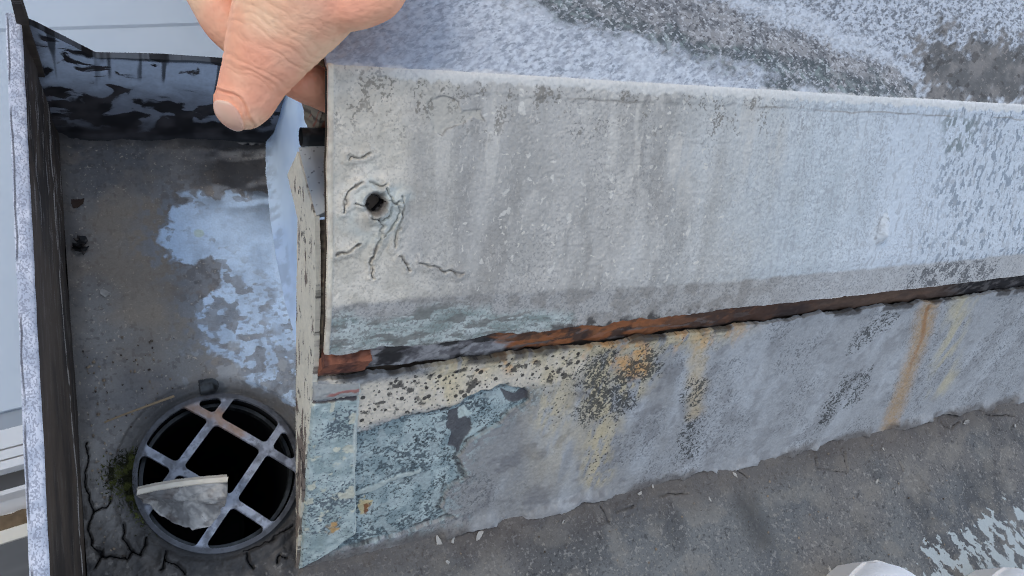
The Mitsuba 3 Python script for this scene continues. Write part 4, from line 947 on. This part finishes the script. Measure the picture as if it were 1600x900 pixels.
    It = np.stack([np.broadcast_to(xs[None, np.r_[0:len(xs):8, len(xs) - 1]], (2, I.shape[1])), np.broadcast_to(np.array([[y0], [1.3]]), (2, I.shape[1])), np.full((2, I.shape[1]), P[end, 40, 2] - 0.004)], -1)
    put(k + '__inside', cat_([gridmesh(I), gridmesh(It)]), 'coping_inside', True)
coping()

# ------------------------------------------------------------------ neighbouring white building below, ground
bsdf('white_paint', lambda p, n, uv: mix(S(176, 194, 216), S(190, 206, 226), nz(p.x, p.y, 8, seed=230)), rough=0.5)
bsdf('white_trim', lambda p, n, uv: mix(S(200, 210, 224), S(216, 226, 238), nz(p.x, p.y, 20, seed=231)), rough=0.5)
bsdf('cream_lip', S(206, 208, 204), rough=0.6)
bsdf('leaf_litter', lambda p, n, uv: mix(S(70, 60, 52), S(130, 118, 100), nz(p.x, p.y, 120, seed=232)), rough=0.9)
bsdf('grey_seam', S(146, 160, 178), rough=0.6)
bsdf('ground_dark', lambda p, n, uv: mix(S(40, 48, 62), S(66, 74, 88), nz(p.x, p.y, 1.5, seed=233)), rough=0.9)
bsdf('wall_render', lambda p, n, uv: mix(S(120, 122, 126), S(150, 152, 154), nz(p.x + p.y, p.z, 6, seed=234)), rough=0.9)

def neighbour():
    k = 'neighbouring_building'
    lab(k, 'white neighbouring building with smooth roof panels and a littered eave gutter, below the gutter box', 'building')
    z = -0.6
    R = T4().rotate([0, 0, 1], 8)
    rot = np.radians(8)
    org = np.array([-0.125, 0.28])
    def mk(mesh, name, mat, label=None, smooth=False):
        m = mesh.copy()
        c, s = np.cos(rot), np.sin(rot)
        v = np.array(m.vertices); x, y = v[:, 0].copy(), v[:, 1].copy()
        v[:, 0] = org[0] + x * c - y * s; v[:, 1] = org[1] + x * s + y * c; v[:, 2] += z
        m.vertices = v
        put(k + '__' + name, m, mat, smooth, label)
    # local frame: x along the eave, y up the roof
    ypos = [0.012, 0.555, 1.10, 1.65, 2.2]
    for i in range(4):
        y0, y1 = ypos[i], ypos[i + 1]
        prof = [(y0, 0.0), (y1 - 0.006, 0.0), (y1 - 0.003, 0.004), (y1 - 0.003, -0.02), (y0, -0.02)]
        mk(prism_x(prof, -3.0, 1.2), 'roof_panel' + ('' if i == 0 else '_%03d' % i), 'white_paint')
    mk(box(-3.0, 1.2, -0.010, 0.0118, -0.03, -0.006), 'seam_strip', 'grey_seam')
    mk(box(-3.0, 1.2, -0.032, -0.0102, -0.03, 0.001), 'eave_trim', 'white_trim')
    mk(box(-3.0, 1.2, -0.044, -0.0335, -0.03, -0.0005), 'eave_trim_001', 'white_trim')
    mk(box(-3.0, 1.2, -0.055, -0.0455, -0.03, -0.002), 'eave_trim_002', 'white_trim')
    # gutter trough
    pr = [(-0.078, -0.030), (-0.082, -0.050), (-0.095, -0.060), (-0.110, -0.060), (-0.118, -0.045), (-0.120, -0.022), (-0.126, -0.022), (-0.124, -0.048), (-0.112, -0.066), (-0.093, -0.066), (-0.077, -0.054), (-0.073, -0.030)]
    mk(prism_x(pr, -3.0, 1.2), 'eave_gutter', 'white_trim')
    mk(prism_x([(-0.119, -0.0215), (-0.133, -0.0215), (-0.133, -0.030), (-0.119, -0.030)], -3.0, 1.2), 'eave_gutter__lip', 'cream_lip')
    lit = rough_up(box(-0.3, 0.4, -0.116, -0.098, -0.0605, -0.052), 0.006, 0.004, 90, 12)
    mk(lit, 'eave_gutter__leaf_litter', 'leaf_litter', 'brown leaf litter in the eave gutter')
    mk(box(-3.0, 1.2, -0.045, 2.2, -2.4, -0.031), 'wall', 'wall_render')
neighbour()
put('ground', gridmesh(np.stack(list(np.meshgrid(np.array([-80, -20, -5, -1, 1, 5, 20, 80.0]), np.array([-80, -20, -5, -1, 1, 5, 20, 80.0]))) + [np.full((8, 8), -3.0)], -1)), 'ground_dark', False, 'dark paved ground far below the roof edge', None, None, 'structure')
put('roof_building__wall', cat_([box(0.104, 4.0, -2.2, 0.29, -3.0, -0.31), box(0.40, 4.0, 0.29, 1.3, -3.0, -0.31)]), 'wall_render')
put('roof_building__slab', cat_([box(0.111, 4.0, -2.2, 0.024, -0.305, -0.012)]), 'wall_render')
lab('roof_building', 'rendered building carrying the roof deck and the curb', 'building')

# ------------------------------------------------------------------ the hand
def skin_color(p, n, uv):
    x, y, z = p.x, p.y, p.z
    m_ = fbm(x * 60, y * 60, z * 60, 3)
    c = mix(S(236, 166, 138), S(242, 184, 156), ss(.35, .65, m_))
    c = mix(c, S(236, 148, 126), 0.5 * ss(.45, .7, fbm(x * 40 + 3, y * 40, z * 40, 2)))
    for (q, rad) in REDS:
        d = dr.sqrt(dr.square(x - q[0]) + dr.square(y - q[1]) + dr.square(z - q[2]))
        c = mix(c, S(255, 150, 124, 1.15), 0.9 * ss(rad, rad * 0.3, d))
    return c * 1.12 * (0.94 + .12 * fbm(x * 900, y * 900, z * 900, 2))
REDS = [((0.0768, 0.1852, 0.1951), 0.024), ((0.0935, 0.1892, 0.2419), 0.012), ((0.0449, 0.2127, 0.1878), 0.010)]
bsdf('skin', skin_color, rough=0.48, spec=0.4, bump=lambda p, n, uv: fbm(p.x * 500, p.y * 500, p.z * 500, 3), bscale=0.0006)

def hand():
    k = 'person'
    lab(k, 'bare hand reaching in from above, fingertip hooked under the lifted corner of the coping', 'person')
    chains = [
        # thumb, seen from its back
        [((0.0481, 0.1724, 0.2033), 0.0104), ((0.0521, 0.1792, 0.2087), 0.0118), ((0.0557, 0.1846, 0.2145), 0.0142), ((0.0599, 0.1912, 0.2193), 0.0170), ((0.0685, 0.2015, 0.2291), 0.0215), ((0.0823, 0.2254, 0.2373), 0.026)],
        # forefinger behind it, hooked under the coping
        [((0.0691, 0.2420, 0.2182), 0.016), ((0.0421, 0.2323, 0.1973), 0.0104), ((0.0477, 0.2166, 0.1933), 0.0094), ((0.0615, 0.2021, 0.1894), 0.0082), ((0.0748, 0.1900, 0.1934), 0.0086), ((0.0922, 0.1908, 0.1817), 0.0080)],
        # second finger alongside
        [((0.0742, 0.2510, 0.2099), 0.015), ((0.0515, 0.2451, 0.1880), 0.0095), ((0.0599, 0.2197, 0.1807), 0.0084), ((0.0734, 0.2046, 0.1801), 0.0080), ((0.0915, 0.1989, 0.1723), 0.0074)],
        # outer finger folded above the coping
        [((0.0924, 0.2293, 0.2383), 0.018), ((0.0998, 0.2069, 0.2424), 0.0105), ((0.0921, 0.1927, 0.2412), 0.0092), ((0.0821, 0.1904, 0.2373), 0.0090)],
        # palm and wrist
        [((0.0823, 0.2254, 0.2373), 0.026), ((0.0713, 0.2414, 0.2192), 0.018)],
        [((0.0823, 0.2254, 0.2373), 0.026), ((0.0945, 0.2287, 0.2392), 0.020)],
    ]
    wrist = np.array((0.0823, 0.2254, 0.2373))
    arm = wrist + np.array([0.03, 0.16, 0.11])
    chains.append([(wrist, 0.026), (wrist + np.array([0.01, 0.05, 0.035]), 0.030), (arm, 0.031), (wrist + np.array([0.07, 0.36, 0.26]), 0.044)])
    body = m3.Manifold()
    def ball(c, r):
        return m3.Manifold.sphere(r, 32).translate([float(v) for v in c])
    for ch in chains:
        for (a, ra), (b, rb) in zip(ch[:-1], ch[1:]):
            body = body + m3.Manifold.batch_hull([ball(a, ra), ball(b, rb)])
    body = body.refine_to_length(0.0018)
    mm = body.to_mesh()
    m = trimesh.Trimesh(mm.vert_properties[:, :3], mm.tri_verts, process=True)
    trimesh.smoothing.filter_taubin(m, 0.5, -0.52, 14)
    thumb_c = np.array((0.0530, 0.1841, 0.2104))
    for _ in range(2):
        near_f = np.linalg.norm(m.triangles_center - thumb_c, axis=1) < 0.05
        nv_, nf_ = trimesh.remesh.subdivide(m.vertices, m.faces, np.nonzero(near_f)[0])
        m = trimesh.Trimesh(nv_, nf_, process=False); m.merge_vertices()
    v = np.array(m.vertices)
    # knuckle creases across the thumb joint
    ax = np.array((0.0589, 0.1893, 0.2181)); t0 = np.array((0.0479, 0.1725, 0.2032))
    e = (t0 - ax) / np.linalg.norm(t0 - ax)
    s = (v - ax) @ e
    near = np.exp(-(np.linalg.norm(v - (ax + e * 0.004), axis=1) / 0.018) ** 2)
    cre = sum(np.exp(-((s - o + (meshkit.noise(v * 160, 3) - .5) * 0.0036) / 0.0006) ** 2) for o in (-0.012, -0.009, -0.005, -0.002, 0.001, 0.005, 0.0125, 0.0150, 0.0165))
    m.vertices = v - m.vertex_normals * ((cre * 0.0005 * near) + (meshkit.fbm(v * 130, 2, 41) - .5) * 0.0005)[:, None]
    # thumbnail: a curved shell on the thumb tip, the skin folded up round its root
    q = t0
    view = (CAM - t0) / np.linalg.norm(CAM - t0)
    dirn = np.array((0.0401, 0.1676, 0.1972)) - q; dirn /= np.linalg.norm(dirn)
    nrm = view * 0.60 + dirn * 0.80; nrm /= np.linalg.norm(nrm)
    tipd = np.array((0.0447, 0.1640, 0.1983)) - q; tipd /= np.linalg.norm(tipd)
    lo = tipd - nrm * (tipd @ nrm); lo /= np.linalg.norm(lo); si = np.cross(nrm, lo)
    ctr = q + nrm * 0.0104
    v = np.array(m.vertices)
    a_, b_ = (v - ctr) @ si / 0.0074, (v - ctr) @ lo / 0.0082
    rho = (np.abs(a_) ** 3 + np.abs(b_) ** 3) ** (1 / 3)
    onnail = ((v - q) @ nrm > 0.004)
    fold = np.exp(-((rho - 1.10) / 0.09) ** 2) * (b_ < 0.6) * onnail * 0.0007 - np.exp(-((rho - 1.0) / 0.035) ** 2) * onnail * 0.0006
    m.vertices = v + m.vertex_normals * fold[:, None]
    put(k + '__hand', m, 'skin', True)
    us, ws = np.meshgrid(np.linspace(-1, 1, 40), np.linspace(-1, 1, 40))
    uu = us * (1 - np.abs(ws) ** 3 / 2) ** 0.4; wn = ws * (1 - np.abs(us) ** 3 / 2) ** 0.4
    P = ctr + (uu * 0.0072)[..., None] * si + (wn * 0.0080)[..., None] * lo
    rad = P - q
    rad /= np.linalg.norm(rad, axis=-1, keepdims=True)
    P = q + rad * (0.01075 - 0.0010 * np.clip(np.maximum(np.abs(us), np.abs(ws)) - 0.92, 0, 1) / 0.08 * (ws < 0.8))[..., None]
    lo_, c_ = lo, ctr
    def nail_color(p, n, uv):
        t = ((p.x - c_[0]) * lo_[0] + (p.y - c_[1]) * lo_[1] + (p.z - c_[2]) * lo_[2]) / 0.008
        c = mix(S(236, 172, 152), S(240, 186, 168), noise(p.x * 200, p.y * 200, p.z * 200))
        c = mix(c, S(240, 206, 190), 0.7 * ss(-0.62, -0.85, t))
        return mix(c, S(244, 216, 200), 0.6 * ss(0.72, 0.80, t))
    bsdf('nail', nail_color, rough=0.28, spec=0.5, clearcoat=0.3)
    put(k + '__hand__thumbnail', gridmesh(P), 'nail', True, 'pale pink thumbnail')
hand()

# ------------------------------------------------------------------ shoes at the lower right
bsdf('white_canvas', lambda p, n, uv: mix(S(214, 222, 238), S(226, 232, 244), nz(p.x, p.y, 60, seed=240)) * (0.95 + .1 * nz(p.x, p.y, 1200, seed=241)), rough=0.8, bump=lambda p, n, uv: nz(p.x, p.y, 30, seed=242), bscale=0.004)
bsdf('white_rubber', S(205, 210, 218), rough=0.5)
bsdf('seam_grey', S(150, 158, 176), rough=0.8)
def shoe(key, tip, ang, label):
    lab(key, label, 'shoe', None)
    c, s = np.cos(ang), np.sin(ang)
    t = np.linspace(0, 1, 60) ** 1.6; ph = np.linspace(0, np.pi, 40)
    Lh = 0.28
    from scipy.interpolate import PchipInterpolator as PC
    half = PC([0, 0.02, 0.06, 0.14, 0.3, 0.5, 0.75, 0.93, 1], [0.004, 0.018, 0.031, 0.042, 0.047, 0.041, 0.036, 0.030, 0.006])(t)
    top = PC([0, 0.02, 0.08, 0.2, 0.4, 0.6, 0.8, 0.95, 1], [0.030, 0.042, 0.052, 0.058, 0.072, 0.092, 0.098, 0.095, 0.06])(t)
    P = np.zeros((60, 40, 3))
    for i in range(60):
        cx = np.cos(ph)
        P[i, :, 0] = half[i] * cx; P[i, :, 1] = -t[i] * Lh; P[i, :, 2] = 0.022 + (top[i] - 0.022) * np.sin(ph) ** 0.75
    def tr(P):
        v = P.reshape(-1, 3); o = np.empty_like(v)
        o[:, 0] = tip[0] + v[:, 0] * c - v[:, 1] * s; o[:, 1] = tip[1] + v[:, 0] * s + v[:, 1] * c; o[:, 2] = v[:, 2]
        return o.reshape(P.shape)
    put(key + '__upper', gridmesh(tr(P)), 'white_canvas', True)
    out = np.concatenate([np.stack([half + 0.003, -t * Lh], 1), np.stack([-half - 0.003, -t * Lh], 1)[::-1]])
    m = prism_z(sg.Polygon(out).buffer(0.001), 0.001, 0.024); m.vertices = tr(np.array(m.vertices))
    put(key + '__sole', m, 'white_rubber', 30)
    i = 6
    a = np.linspace(0.18 * np.pi, 0.82 * np.pi, 30)
    tt = 0.045 + 0.05 * np.abs(np.linspace(-1, 1, 30)) ** 2
    hh = np.interp(tt, t, half); tp = np.interp(tt, t, top)
    cx = np.cos(a)
    Q = np.stack([hh * cx, -tt * Lh, 0.022 + (tp - 0.022) * np.sin(a) ** 0.75 + 0.0004], 1)
    put(key + '__upper__seam', tube(tr(Q), 0.0007, 0.0007, 6), 'seam_grey', True)
shoe('white_shoe', (0.4567, -0.0671, 0.0400), -0.10, 'white shoe toe with a grey seam, on the deck at the bottom edge')
shoe('white_shoe_001', (0.5959, -0.1035, 0.0400), -0.25, 'white shoe toe only just showing in the bottom right corner')
